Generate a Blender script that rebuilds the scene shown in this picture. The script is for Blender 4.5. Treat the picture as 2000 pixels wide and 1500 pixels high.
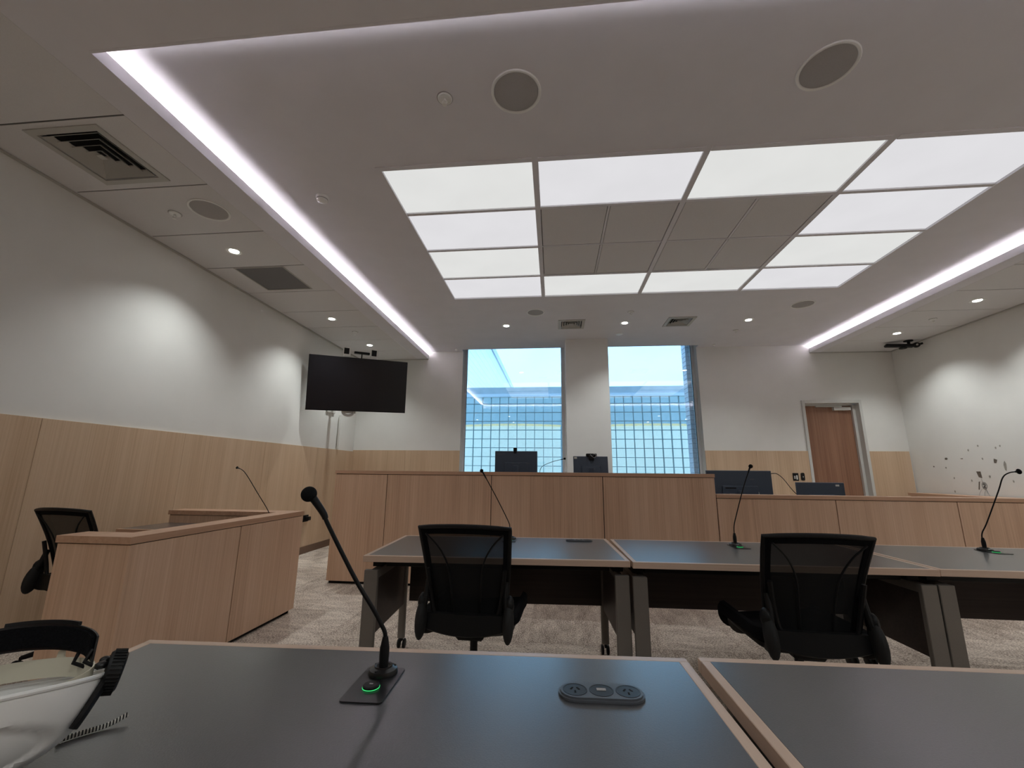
import bpy, bmesh, math, random
from mathutils import Vector, Matrix
random.seed(7)
PI = math.pi
SC = bpy.context.scene
COL = SC.collection
for o in list(bpy.data.objects): bpy.data.objects.remove(o)

def rotm(yaw, pitch, roll):
    return Matrix.Rotation(yaw,3,'Z') @ Matrix.Rotation(pitch,3,'X') @ Matrix.Rotation(roll,3,'Y')
# ------------------------------------------------------------------ camera
cam = bpy.data.cameras.new('camera'); co = bpy.data.objects.new('camera', cam); COL.objects.link(co)
cam.sensor_width = 36; cam.lens = 821.6/2000*36; cam.clip_start = .01; cam.clip_end = 200
Rm = rotm(.0997, .2073, -.0097)
X, Y, Z = Rm.col[0], Rm.col[1], Rm.col[2]
M = Matrix((( X[0], Z[0], -Y[0], 0), (X[1], Z[1], -Y[1], 0), (X[2], Z[2], -Y[2], 1.2), (0,0,0,1)))
co.matrix_world = M
SC.camera = co
# ------------------------------------------------------------------ sky and exposure
SC.view_settings.view_transform = 'Standard'; SC.view_settings.look = 'None'
SC.view_settings.gamma = 1; SC.view_settings.use_curve_mapping = False
SC.view_settings.exposure = 1.80
SKY = 1.0
w = bpy.data.worlds.new('sky'); SC.world = w; w.use_nodes = True
nt = w.node_tree; nt.nodes.clear()
out = nt.nodes.new('ShaderNodeOutputWorld'); bg = nt.nodes.new('ShaderNodeBackground')
tc = nt.nodes.new('ShaderNodeTexCoord'); no = nt.nodes.new('ShaderNodeTexNoise'); no.inputs['Scale'].default_value = 5; no.inputs['Detail'].default_value = 5
rp = nt.nodes.new('ShaderNodeValToRGB')
rp.color_ramp.elements[0].position = .3; rp.color_ramp.elements[0].color = (.31,.57,.88,1)
rp.color_ramp.elements[1].position = .7; rp.color_ramp.elements[1].color = (.36,.64,.95,1)
nt.links.new(tc.outputs['Generated'], no.inputs['Vector']); nt.links.new(no.outputs['Fac'], rp.inputs['Fac'])
nt.links.new(rp.outputs['Color'], bg.inputs['Color']); bg.inputs['Strength'].default_value = SKY
nt.links.new(bg.outputs[0], out.inputs[0])
# light levels (lamps themselves are made further down)
PANEL = .222      # glowing ceiling panels
STRIP = 15.5      # cove strips at the sides
STRIP_FRONT = 6.0
SPOT = 22.0      # downlights
LENS = 6.0

# ------------------------------------------------------------------ materials
def s2l(c):
    return tuple(((v/255)/12.92 if v/255 <= .04045 else ((v/255+.055)/1.055)**2.4) for v in c)+(1,)
def mat(name, rgb, rough=.5, metal=0, spec=.5):
    m = bpy.data.materials.new(name); m.use_nodes = True
    b = m.node_tree.nodes['Principled BSDF']
    b.inputs['Base Color'].default_value = s2l(rgb); b.inputs['Roughness'].default_value = rough
    b.inputs['Metallic'].default_value = metal; b.inputs['Specular IOR Level'].default_value = spec
    return m
def speck(name, rgb, rgb2, scale=60, rough=.6, bump=0, spec=.5, detail=3, metal=0, stretch=(1,1,1)):
    m = mat(name, rgb, rough, metal, spec); n = m.node_tree; b = n.nodes['Principled BSDF']
    if 'laminate' in name: b.inputs['Coat Weight'].default_value = .6; b.inputs['Coat Roughness'].default_value = .26
    t = n.nodes.new('ShaderNodeTexCoord'); mp = n.nodes.new('ShaderNodeMapping'); mp.inputs['Scale'].default_value = stretch
    z = n.nodes.new('ShaderNodeTexNoise'); z.inputs['Scale'].default_value = scale; z.inputs['Detail'].default_value = detail
    r = n.nodes.new('ShaderNodeValToRGB'); r.color_ramp.elements[0].position = .35; r.color_ramp.elements[1].position = .65
    r.color_ramp.elements[0].color = s2l(rgb); r.color_ramp.elements[1].color = s2l(rgb2)
    n.links.new(t.outputs['Object'], mp.inputs['Vector']); n.links.new(mp.outputs[0], z.inputs['Vector'])
    n.links.new(z.outputs['Fac'], r.inputs['Fac']); n.links.new(r.outputs[0], b.inputs['Base Color'])
    if bump:
        k = n.nodes.new('ShaderNodeBump'); k.inputs['Strength'].default_value = bump; k.inputs['Distance'].default_value = .002
        n.links.new(z.outputs['Fac'], k.inputs['Height']); n.links.new(k.outputs[0], b.inputs['Normal'])
    return m
def wood(name, dark, mid, light, axis='z', rough=.42, fine=90, band=7, spec=.35, amt=.5):
    """straight veneer grain along one axis, random offset for each piece"""
    m = mat(name, mid, rough, 0, spec); n = m.node_tree; b = n.nodes['Principled BSDF']
    t = n.nodes.new('ShaderNodeTexCoord'); oi = n.nodes.new('ShaderNodeObjectInfo')
    mul = n.nodes.new('ShaderNodeMath'); mul.operation = 'MULTIPLY'; mul.inputs[1].default_value = 37
    add = n.nodes.new('ShaderNodeVectorMath'); add.operation = 'ADD'
    n.links.new(oi.outputs['Random'], mul.inputs[0]); n.links.new(t.outputs['Object'], add.inputs[0]); n.links.new(mul.outputs[0], add.inputs[1])
    def noise(sc, st, det):
        mp = n.nodes.new('ShaderNodeMapping'); s = [1,1,1]; s['xyz'.index(axis)] = st; mp.inputs['Scale'].default_value = s
        z = n.nodes.new('ShaderNodeTexNoise'); z.inputs['Scale'].default_value = sc; z.inputs['Detail'].default_value = det
        n.links.new(add.outputs[0], mp.inputs['Vector']); n.links.new(mp.outputs[0], z.inputs['Vector']); return z
    a = noise(fine, .012, 4); c = noise(band, .04, 2)
    r = n.nodes.new('ShaderNodeValToRGB'); e = r.color_ramp.elements
    e[0].position = .24; e[0].color = s2l(dark); e[1].position = .78; e[1].color = s2l(light)
    q = e.new(.5); q.color = s2l(mid)
    mx = n.nodes.new('ShaderNodeMix'); mx.inputs[0].default_value = amt
    n.links.new(a.outputs['Fac'], mx.inputs[2]); n.links.new(c.outputs['Fac'], mx.inputs[3])
    n.links.new(mx.outputs[0], r.inputs['Fac']); n.links.new(r.outputs[0], b.inputs['Base Color'])
    k = n.nodes.new('ShaderNodeBump'); k.inputs['Strength'].default_value = .08; k.inputs['Distance'].default_value = .001
    n.links.new(a.outputs['Fac'], k.inputs['Height']); n.links.new(k.outputs[0], b.inputs['Normal'])
    return m
def emis(name, rgb, s):
    m = bpy.data.materials.new(name); m.use_nodes = True; n = m.node_tree; n.nodes.clear()
    o = n.nodes.new('ShaderNodeOutputMaterial'); e = n.nodes.new('ShaderNodeEmission')
    e.inputs[0].default_value = rgb+(1,) if len(rgb) == 3 else rgb; e.inputs[1].default_value = s
    n.links.new(e.outputs[0], o.inputs[0]); return m
def seethrough(name, rgb, fac, gloss=.0, rough=.4):
    """opaque fabric/plastic of which the fraction fac lets light pass"""
    m = mat(name, rgb, rough); n = m.node_tree; b = n.nodes['Principled BSDF']; o = n.nodes['Material Output']
    tr = n.nodes.new('ShaderNodeBsdfTransparent'); mx = n.nodes.new('ShaderNodeMixShader'); mx.inputs[0].default_value = fac
    n.links.new(b.outputs[0], mx.inputs[1]); n.links.new(tr.outputs[0], mx.inputs[2]); n.links.new(mx.outputs[0], o.inputs[0])
    return m
def pane_mat(name, tint, ior=2.2):
    m = bpy.data.materials.new(name); m.use_nodes = True; n = m.node_tree; n.nodes.clear()
    o = n.nodes.new('ShaderNodeOutputMaterial'); tr = n.nodes.new('ShaderNodeBsdfTransparent'); tr.inputs[0].default_value = tint
    g = n.nodes.new('ShaderNodeBsdfGlossy'); g.inputs['Roughness'].default_value = 0.0
    f = n.nodes.new('ShaderNodeFresnel'); f.inputs[0].default_value = ior; mx = n.nodes.new('ShaderNodeMixShader')
    n.links.new(f.outputs[0], mx.inputs[0]); n.links.new(tr.outputs[0], mx.inputs[1]); n.links.new(g.outputs[0], mx.inputs[2]); n.links.new(mx.outputs[0], o.inputs[0])
    return m
MT = {}
MT['wall'] = speck('painted_wall', (226,225,221), (229,228,224), 3, .7, .0, .3)
MT['ceil'] = speck('painted_ceiling', (224,222,226), (227,225,229), 4, .8, 0, .2)
MT['tile'] = speck('mineral_tile', (218,216,216), (223,221,221), 250, .85, .15, .2)
MT['tilejoint'] = mat('tile_joint', (96,94,92), .9)
MT['carpet_base'] = mat('carpet_backing', (70,62,56), .95)
MT['oak'] = wood('oak_veneer', (186,156,126), (206,178,149), (220,195,167), 'z')
MT['oak2'] = wood('oak_veneer_bench', (180,143,118), (210,176,149), (228,198,172), 'z', fine=110, band=9)
MT['oakcap'] = wood('oak_cap', (160,124,100), (190,152,126), (206,170,144), 'x', fine=60)
MT['oakcapy'] = wood('oak_cap_lengthwise', (160,124,100), (190,152,126), (206,170,144), 'y', fine=60)
MT['door'] = wood('door_veneer', (112,78,60), (146,106,84), (170,130,106), 'z')
MT['darkwood'] = wood('dark_veneer', (44,34,32), (58,47,44), (70,58,54), 'x', rough=.5)
MT['edge'] = wood('pale_edging', (190,162,142), (206,180,160), (220,196,176), 'x', rough=.32)
MT['edgey'] = wood('pale_edging_crosswise', (190,162,142), (206,180,160), (220,196,176), 'y', rough=.32)
MT['lino'] = speck('desk_laminate', (58,59,62), (65,66,69), 300, .30, .12, 1.0, 2)
MT['legmetal'] = speck('powder_coated_metal', (118,113,107), (128,122,116), 400, .45, .05, .5, 2, .35)
MT['silver'] = mat('brushed_silver', (190,188,184), .35, .8)
MT['black'] = speck('black_plastic', (10,10,11), (14,14,16), 300, .5, .05, .3)
MT['blackgloss'] = mat('black_gloss', (14,14,16), .35)
MT['rubber'] = mat('rubber', (10,10,11), .7)
MT['fabric'] = speck('black_seat_fabric', (10,10,12), (20,20,23), 400, .95, .5, .1)
MT['mesh'] = seethrough('black_mesh_fabric', (5,5,6), .09, rough=1)
MT['white'] = mat('white_plastic', (238,238,235), .35)
MT['whitemetal'] = mat('white_metal', (205,204,200), .45)
MT['grille'] = speck('grille_cloth', (180,177,176), (168,165,164), 500, .8, .3, .2)
MT['vent'] = mat('vent_metal', (186,184,178), .5)
MT['dark'] = mat('dark_void', (18,17,16), .9)
MT['greymesh'] = speck('return_air_grille', (124,122,123), (108,106,108), 300, .7, .3)
MT['frame'] = mat('aluminium_frame', (214,216,220), .45, .0)
MT['glass'] = pane_mat('window_glass', (.93,.99,1,1))
MT['screen'] = mat('tv_screen', (15,15,20), .3)
MT['monitor'] = speck('monitor_back', (66,78,94), (72,84,100), 200, .5, .05)
MT['label'] = mat('paper_label', (220,220,215), .6)
MT['skirt'] = wood('dark_skirting', (92,70,56), (110,86,70), (124,98,80), 'y')
MT['green'] = emis('green_ring_light', (.06,.80,.22), .30)
MT['lens'] = emis('downlight_lens', (1.0,.99,.90), LENS)
MT['strip'] = emis('led_strip_light', (1.0,.945,1.0), STRIP)
MT['stripf'] = emis('led_strip_light_front', (1.0,.945,1.0), STRIP_FRONT)
MT['hat'] = mat('hat_shell', (236,235,232), .32)
MT['hatband'] = mat('hat_cradle', (206,200,180), .45)
MT['brick'] = speck('pale_brick', (226,224,228), (204,202,210), 40, .9, .4)
MT['mortar'] = mat('mortar', (170,170,180), .95)
MT['bmortar'] = mat('block_mortar', (130,150,156), .9)
MT['clad'] = mat('pale_cladding', (222,232,244), .6)
def translucent(name, rgb):
    m = mat(name, rgb, .7); n = m.node_tree; tl = n.nodes.new('ShaderNodeBsdfTranslucent'); tl.inputs[0].default_value = s2l(rgb)
    mx = n.nodes.new('ShaderNodeMixShader'); mx.inputs[0].default_value = .9
    n.links.new(n.nodes['Principled BSDF'].outputs[0], mx.inputs[1]); n.links.new(tl.outputs[0], mx.inputs[2]); n.links.new(mx.outputs[0], n.nodes['Material Output'].inputs[0]); return m
MT['translucent'] = translucent('ribbed_translucent_sheet', (250,250,250))
MT['drum'] = translucent('frosted_screen_added_glow', (250,250,244))
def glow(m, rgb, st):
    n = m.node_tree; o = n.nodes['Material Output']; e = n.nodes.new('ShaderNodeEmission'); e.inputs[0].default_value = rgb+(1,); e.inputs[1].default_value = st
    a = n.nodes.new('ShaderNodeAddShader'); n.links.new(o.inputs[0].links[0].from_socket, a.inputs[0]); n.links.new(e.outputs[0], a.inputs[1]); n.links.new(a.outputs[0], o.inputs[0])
glow(MT['drum'], (1.0,.90,.84), .09)        # added glow, no lamp there: brightens the screens behind the glass blocks
MT['concrete'] = speck('pale_concrete', (176,188,196), (188,198,206), 6, .85)
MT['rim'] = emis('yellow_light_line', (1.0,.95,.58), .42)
MT['ground'] = speck('courtyard_ground', (214,216,216), (222,224,224), 5, .9)
MT['chip'] = speck('bare_plaster', (86,78,70), (122,112,102), 60, .95, .3)
MT['chip2'] = speck('scuffed_paint', (150,146,138), (172,168,160), 60, .9)
MT['ink'] = mat('ink', (60,58,60), .8)
MT['pillgrey'] = mat('anthracite_plastic', (84,88,94), .35)
MT['foam'] = speck('foam_windshield', (18,18,19), (30,30,32), 700, .95, .6, .1)
MT['blackgloss2'] = mat('satin_black', (22,22,24), .28)
MT['label2'] = mat('grey_print', (92,96,108), .6)
# glass blocks: wavy clear-ish blocks
def block_mat():
    m = bpy.data.materials.new('glass_block'); m.use_nodes = True; n = m.node_tree; n.nodes.clear()
    o = n.nodes.new('ShaderNodeOutputMaterial'); tr = n.nodes.new('ShaderNodeBsdfTransparent'); tr.inputs[0].default_value = (.90,.97,.96,1)
    d = n.nodes.new('ShaderNodeBsdfPrincipled'); d.inputs['Base Color'].default_value = s2l((176,190,190)); d.inputs['Roughness'].default_value = .12
    t = n.nodes.new('ShaderNodeTexCoord'); z = n.nodes.new('ShaderNodeTexNoise'); z.inputs['Scale'].default_value = 16; z.inputs['Detail'].default_value = 2
    k = n.nodes.new('ShaderNodeBump'); k.inputs['Strength'].default_value = .5; k.inputs['Distance'].default_value = .02
    n.links.new(t.outputs['Object'], z.inputs['Vector']); n.links.new(z.outputs['Fac'], k.inputs['Height']); n.links.new(k.outputs[0], d.inputs['Normal'])
    mx = n.nodes.new('ShaderNodeMixShader'); mx.inputs[0].default_value = .24
    n.links.new(tr.outputs[0], mx.inputs[1]); n.links.new(d.outputs[0], mx.inputs[2]); n.links.new(mx.outputs[0], o.inputs[0])
    return m
MT['block'] = block_mat()
def carpet_mat():
    m = mat('carpet_pile', (120,106,94), .97, 0, .1); n = m.node_tree; b = n.nodes['Principled BSDF']
    t = n.nodes.new('ShaderNodeTexCoord'); oi = n.nodes.new('ShaderNodeObjectInfo')
    rnd = n.nodes.new('ShaderNodeMath'); rnd.operation = 'GREATER_THAN'; rnd.inputs[1].default_value = .5
    ang = n.nodes.new('ShaderNodeMath'); ang.operation = 'MULTIPLY'; ang.inputs[1].default_value = PI/2
    vr = n.nodes.new('ShaderNodeVectorRotate'); vr.rotation_type = 'Z_AXIS'
    n.links.new(oi.outputs['Random'], rnd.inputs[0]); n.links.new(rnd.outputs[0], ang.inputs[0])
    n.links.new(t.outputs['Object'], vr.inputs['Vector']); n.links.new(ang.outputs[0], vr.inputs['Angle'])
    def noise(st, sc, det, rough=.5):
        mp = n.nodes.new('ShaderNodeMapping'); mp.inputs['Scale'].default_value = st
        z = n.nodes.new('ShaderNodeTexNoise'); z.inputs['Scale'].default_value = sc; z.inputs['Detail'].default_value = det; z.inputs['Roughness'].default_value = rough
        n.links.new(vr.outputs[0], mp.inputs['Vector']); n.links.new(mp.outputs[0], z.inputs['Vector']); return z
    a = noise((1,.6,1), 120, 3, .8); c = noise((1,.3,1), 12, 5, .7)
    mx = n.nodes.new('ShaderNodeMix'); mx.inputs[0].default_value = .28
    n.links.new(a.outputs['Fac'], mx.inputs[2]); n.links.new(c.outputs['Fac'], mx.inputs[3])
    off = n.nodes.new('ShaderNodeMath'); off.operation = 'MULTIPLY_ADD'; off.inputs[1].default_value = .05
    n.links.new(oi.outputs['Random'], off.inputs[0]); n.links.new(mx.outputs[0], off.inputs[2])
    r = n.nodes.new('ShaderNodeValToRGB'); e = r.color_ramp.elements
    e[0].position = .42; e[0].color = s2l((122,108,98)); e[1].position = .60; e[1].color = s2l((236,224,210))
    q = e.new(.51); q.color = s2l((186,171,158))
    n.links.new(off.outputs[0], r.inputs['Fac']); n.links.new(r.outputs[0], b.inputs['Base Color'])
    k = n.nodes.new('ShaderNodeBump'); k.inputs['Strength'].default_value = .6; k.inputs['Distance'].default_value = .004
    n.links.new(a.outputs['Fac'], k.inputs['Height']); n.links.new(k.outputs[0], b.inputs['Normal'])
    return m
MT['carpet'] = carpet_mat()
def striped_mat():
    m = mat('striped_cord', (20,20,20), .7); n = m.node_tree; b = n.nodes['Principled BSDF']
    t = n.nodes.new('ShaderNodeTexCoord'); wv = n.nodes.new('ShaderNodeTexWave'); wv.inputs['Scale'].default_value = 70; wv.bands_direction = 'X'
    r = n.nodes.new('ShaderNodeValToRGB'); r.color_ramp.elements[0].position = .45; r.color_ramp.elements[1].position = .5
    r.color_ramp.elements[0].color = s2l((20,20,20)); r.color_ramp.elements[1].color = s2l((210,208,200))
    n.links.new(t.outputs['Object'], wv.inputs['Vector']); n.links.new(wv.outputs['Fac'], r.inputs['Fac']); n.links.new(r.outputs[0], b.inputs['Base Color'])
    return m
MT['striped'] = striped_mat()

# ------------------------------------------------------------------ mesh helpers
def B(): return bmesh.new()
def box(bm, x0, x1, y0, y1, z0, z1, bev=0, mtx=None):
    vs = [bm.verts.new((x, y, z)) for z in (z0, z1) for y in (y0, y1) for x in (x0, x1)]
    fs = [(0,2,3,1),(4,5,7,6),(0,1,5,4),(2,6,7,3),(0,4,6,2),(1,3,7,5)]
    F = [bm.faces.new([vs[i] for i in f]) for f in fs]
    if bev:
        ed = list({e for f in F for e in f.edges})
        r = bmesh.ops.bevel(bm, geom=ed, offset=bev, segments=1, affect='EDGES')
        vs = list({v for f in r['faces'] for v in f.verts} | {v for v in vs if v.is_valid})
    if mtx is not None:
        for v in vs: v.co = mtx @ v.co
    return bm
def prism(bm, pts, z0, z1, mtx=None):
    a = [bm.verts.new((p[0], p[1], z0)) for p in pts]; b = [bm.verts.new((p[0], p[1], z1)) for p in pts]
    n = len(pts); bm.faces.new(a[::-1]); bm.faces.new(b)
    for i in range(n): bm.faces.new((a[i], a[(i+1) % n], b[(i+1) % n], b[i]))
    if mtx is not None:
        for v in a+b: v.co = mtx @ v.co
    return bm
def smoothpath(pts, k=6):
    P = [Vector(p) for p in pts]; o = []
    for i in range(len(P)-1):
        p0 = P[max(i-1,0)]; p1 = P[i]; p2 = P[i+1]; p3 = P[min(i+2, len(P)-1)]
        for j in range(k):
            t = j/k
            o.append(.5*((2*p1)+(p2-p0)*t+(2*p0-5*p1+4*p2-p3)*t*t+(3*p1-p0-3*p2+p3)*t**3))
    o.append(P[-1]); return o
def tube(bm, pts, r, seg=10, closed=False, flat=1.0, cap=True):
    P = [Vector(p) for p in pts]; n = len(P)
    R = r if isinstance(r, (list, tuple)) else [r]*n
    if len(R) != n: R = [R[0]+(R[-1]-R[0])*i/(n-1) for i in range(n)]
    T = []
    for i in range(n):
        a = P[(i-1) % n] if closed or i > 0 else P[i]; b = P[(i+1) % n] if closed or i < n-1 else P[i]
        T.append((b-a).normalized())
    u = Vector((0,0,1)) if abs(T[0].z) < .9 else Vector((1,0,0))
    u = (u - T[0]*u.dot(T[0])).normalized(); rings = []
    for i in range(n):
        u = (u - T[i]*u.dot(T[i])).normalized(); v = T[i].cross(u)
        rings.append([bm.verts.new(P[i]+(u*math.cos(a)+v*math.sin(a)*flat)*R[i]) for a in [2*PI*k/seg for k in range(seg)]])
    m = n if closed else n-1
    for i in range(m):
        A, Bq = rings[i], rings[(i+1) % n]
        for k in range(seg): bm.faces.new((A[k], A[(k+1) % seg], Bq[(k+1) % seg], Bq[k]))
    if not closed and cap:
        bm.faces.new(rings[0][::-1]); bm.faces.new(rings[-1])
    return bm
def lathe(bm, prof, seg=28, c=(0,0,0), mtx=None):
    rings = []; new = []
    for r, z in prof:
        if r < 1e-6: ring = [bm.verts.new((c[0], c[1], c[2]+z))]
        else: ring = [bm.verts.new((c[0]+r*math.cos(2*PI*k/seg), c[1]+r*math.sin(2*PI*k/seg), c[2]+z)) for k in range(seg)]
        rings.append(ring); new += ring
    for A, Bq in zip(rings, rings[1:]):
        for k in range(seg):
            k2 = (k+1) % seg
            if len(A) == 1 and len(Bq) == 1: continue
            if len(A) == 1: bm.faces.new((A[0], Bq[k2], Bq[k]))
            elif len(Bq) == 1: bm.faces.new((A[k], A[k2], Bq[0]))
            else: bm.faces.new((A[k], A[k2], Bq[k2], Bq[k]))
    if mtx is not None:
        for v in new: v.co = mtx @ v.co
    return bm
def ell(bm, c, r, seg=16, rings=10, mtx=None):
    prof = [(math.sin(PI*i/rings), -math.cos(PI*i/rings)) for i in range(rings+1)]
    m = Matrix.Translation(c) @ (mtx if mtx is not None else Matrix.Identity(4)) @ Matrix.Diagonal((r[0], r[1], r[2], 1))
    return lathe(bm, prof, seg, (0,0,0), m)
def rrect(w, d, r, k=5):
    pts = []
    for cx, cy, a0 in ((w/2-r, d/2-r, 0), (-w/2+r, d/2-r, PI/2), (-w/2+r, -d/2+r, PI), (w/2-r, -d/2+r, 1.5*PI)):
        for i in range(k+1):
            a = a0+PI/2*i/k; pts.append((cx+r*math.cos(a), cy+r*math.sin(a)))
    return pts
def link(name, bm, m, parent=None, smooth=False, world=True):
    me = bpy.data.meshes.new(name)
    bmesh.ops.recalc_face_normals(bm, faces=bm.faces)
    bm.to_mesh(me); bm.free(); me.materials.append(MT[m] if isinstance(m, str) else m)
    if smooth: me.shade_smooth(); me.set_sharp_from_angle(angle=math.radians(38))
    o = bpy.data.objects.new(name, me); COL.objects.link(o)
    if parent is not None:
        o.parent = parent
        if world and parent.get('_w'): me.transform(Matrix.Translation(-Vector(parent['_w'])))
    return o
def tag(o, label=None, cat=None, group=None, kind=None):
    if label: o['label'] = label
    if cat: o['category'] = cat
    if group: o['group'] = group
    if kind: o['kind'] = kind
    return o
def struct(name, bm, m, parent=None, smooth=False):
    o = link(name, bm, m, parent, smooth)
    if parent is None: o['kind'] = 'structure'
    return o
def thing(name, label, cat, loc=(0,0,0), rz=0, group=None, world=False):
    """Empty at the base; world=True: its parts are given in world coordinates"""
    o = bpy.data.objects.new(name, None); COL.objects.link(o); o.location = loc; o.rotation_euler = (0,0,rz); o.empty_display_size = .1
    if world: o['_w'] = loc
    return tag(o, label, cat, group)
def copy_tree(o, parent=None):
    c = o.copy(); COL.objects.link(c)
    if parent is not None: c.parent = parent
    for ch in KIDS.get(o.name, []) or [x for x in bpy.data.objects if x.parent == o]:
        copy_tree(ch, c)
    return c
KIDS = {}

# ------------------------------------------------------------------ room dimensions
XL, XR, YB, YF = -3.72, 5.82, 7.6, -3.4          # walls
ZS, ZC = 3.31, 3.45                              # side soffit and raised ceiling
CL, CR, CF = -2.37, 4.49, 1.56                   # fascias of the raised ceiling
# floor: backing slab + carpet tiles
f = struct('floor', box(B(), XL-.2, XR+.2, YF-.2, YB+.2, -.1, -.006), 'carpet_base')
base = None
for i in range(19):
    for j in range(13):
        x = XL+.02+i*.5; y = 1.35+j*.5
        if y+.5 > 7.62: continue
        if base is None:
            base = link('carpet_tile', box(B(), -.2495, .2495, -.2495, .2495, -.006, 0, .0008), 'carpet', f)
            base.location = (x+.25, y+.25, 0)
        else:
            c = base.copy(); COL.objects.link(c); c.location = (x+.25, y+.25, 0); c.parent = f
tag(link('carpet_tile', box(B(), XL, XR, YF, 1.349, -.006, 0), 'carpet', f), kind='stuff')
# walls
wl = struct('wall_left', box(B(), XL-.15, XL, YF-.15, YB+.35, -.1, 3.7), 'wall')
wr = struct('wall_right', box(B(), XR, XR+.15, YF-.15, YB+.35, -.1, 3.7), 'wall')
wf = struct('wall_front', box(B(), XL, XR, YF-.15, YF, -.1, 3.7), 'door')
W1, W2 = (-1.70, .20), (.93, 2.58)               # window openings
DX0, DX1, DZ = 4.24, 5.19, 2.46                  # door opening (outer frame)
b = B()
box(b, XL, W1[0], YB, YB+.3, -.1, 3.7); box(b, W1[1], W2[0], YB, YB+.3, -.1, 3.7)
box(b, W2[1], DX0, YB, YB+.3, -.1, 3.7); box(b, DX1, XR, YB, YB+.3, -.1, 3.7)
box(b, W1[0], W1[1], YB, YB+.3, -.1, .9); box(b, W2[0], W2[1], YB, YB+.3, -.1, .9)
box(b, W1[0], W1[1], YB, YB+.3, 3.63, 3.7); box(b, W2[0], W2[1], YB, YB+.3, 3.63, 3.7)
box(b, DX0, DX1, YB, YB+.3, DZ, 3.7)
wb = struct('wall_back', b, 'wall')
link('column', box(B(), .215, .93, 6.98, YB, 0, ZC+.02), 'wall', wb)
# wainscot panels
def wains(parent, axis, a0, a1, fixed, z1, n, side):
    wd = (a1-a0)/n
    for i in range(n):
        p0, p1 = a0+i*wd+.001, a0+(i+1)*wd-.001
        q0, q1 = (fixed, fixed+side*.02) if side > 0 else (fixed+side*.02, fixed)
        if axis == 'y': link('wainscot_panel', box(B(), q0, q1, p0, p1, .1, z1, .001), 'oak', parent)
        else: link('wainscot_panel', box(B(), p0, p1, q0, q1, .1, z1, .001), 'oak', parent)
wains(wl, 'y', YF, YB-.021, XL, 1.555, 9, 1)
wains(wb, 'x', XL+.001, W1[0], YB, 1.58, 2, -1)
wains(wb, 'x', W2[1], DX0, YB, 1.60, 2, -1)
wains(wb, 'x', DX1, 5.80, YB, 1.60, 1, -1)
b = B(); box(b, XL+.001, XL+.034, YF, YB, 0, .098, .002)
struct('baseboard_left', b, 'skirt')
b = B(); box(b, XL+.035, W1[0], YB-.034, YB-.001, 0, .098, .002); box(b, .215-.012, .93+.012, 6.968, 6.979, 0, .098)
box(b, W2[1], DX0, YB-.034, YB-.001, 0, .098, .002); struct('baseboard_back', b, 'skirt')
# raised floor behind the bench
struct('trim_1', box(B(), -2.3, XR-.01, 5.65, YB-.04, 0.001, .2), 'carpet')
# ------------------------------------------------------------------ ceiling
GX, GY = [-1.308, -.116, 1.108, 2.323, 3.492], [2.682, 3.274, 3.913, 4.562, 5.160]
b = B()
t = .02; x0, x1, y0, y1 = CL-.28, CR+.28, CF-.28, YB
box(b, x0, GX[0]-.02, y0, 7.48, ZC, ZC+t); box(b, GX[4]+.02, x1, y0, 7.48, ZC, ZC+t)
box(b, GX[0]-.02, GX[4]+.02, y0, GY[0]-.02, ZC, ZC+t); 
VA, VB = (.29, 6.225), (1.90, 6.225); vh = .157
box(b, GX[0]-.02, GX[4]+.02, GY[4]+.02, VA[1]-vh, ZC, ZC+t); box(b, GX[0]-.02, GX[4]+.02, VA[1]+vh, 7.48, ZC, ZC+t)
box(b, GX[0]-.02, VA[0]-vh, VA[1]-vh, VA[1]+vh, ZC, ZC+t); box(b, VA[0]+vh, VB[0]-vh, VA[1]-vh, VA[1]+vh, ZC, ZC+t); box(b, VB[0]+vh, GX[4]+.02, VA[1]-vh, VA[1]+vh, ZC, ZC+t)
box(b, x0, W1[0], 7.48, YB, ZC, ZC+t); box(b, W1[1], W2[0], 7.48, YB, ZC, ZC+t); box(b, W2[1], x1, 7.48, YB, ZC, ZC+t)
# blind pockets over the windows
for a0, a1 in (W1, W2):
    box(b, a0, a1, 7.465, 7.48, ZC+t, 3.63); box(b, a0, a1, 7.465, YB+.3, 3.63, 3.65)
ce = struct('ceiling', b, 'ceil')
def cob(name, x0, x1, y0, y1, z0, z1, m='ceil', bev=0, par=ce): return link(name, box(B(), x0, x1, y0, y1, z0, z1, bev), m, par)
# sealed void above the light grid, centre tiles and T bars
cob('grid_backing', GX[0]-.1, GX[4]+.1, GY[0]-.1, GY[4]+.1, ZC+.09, ZC+.11, 'dark')
bw = .022
for i, x in enumerate(GX):
    ww = .02 if i in (0, 4) else bw
    cob('grid_bar', x-ww, x+ww, GY[0]-.02, GY[4]+.02, ZC-.006 if i in (0,4) else ZC, ZC+.04, 'ceil', 0)
for j, y in enumerate(GY):
    hw = .02 if j in (0, 4) else .016
    for i in range(4):
        if j == 2 and i in (1, 2): continue
        cob('grid_bar', GX[i]+(bw if i else .02), GX[i+1]-(bw if i < 3 else .02), y-hw, y+hw, ZC-.006 if j in (0,4) else ZC, ZC+.04)
for i in (1, 2):
    for h in (0, 1):
        for j in (1, 2):
            a0 = GX[i]+(GX[i+1]-GX[i])*h/2; a1 = a0+(GX[i+1]-GX[i])/2
            cob('ceiling_tile', a0+(.028 if h == 0 else .013), a1-(.013 if h == 0 else .028), GY[j]+(.022 if j == 1 else .013), GY[j+1]-(.013 if j == 1 else .022), ZC+.004, ZC+.02, 'tile', .003)
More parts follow.
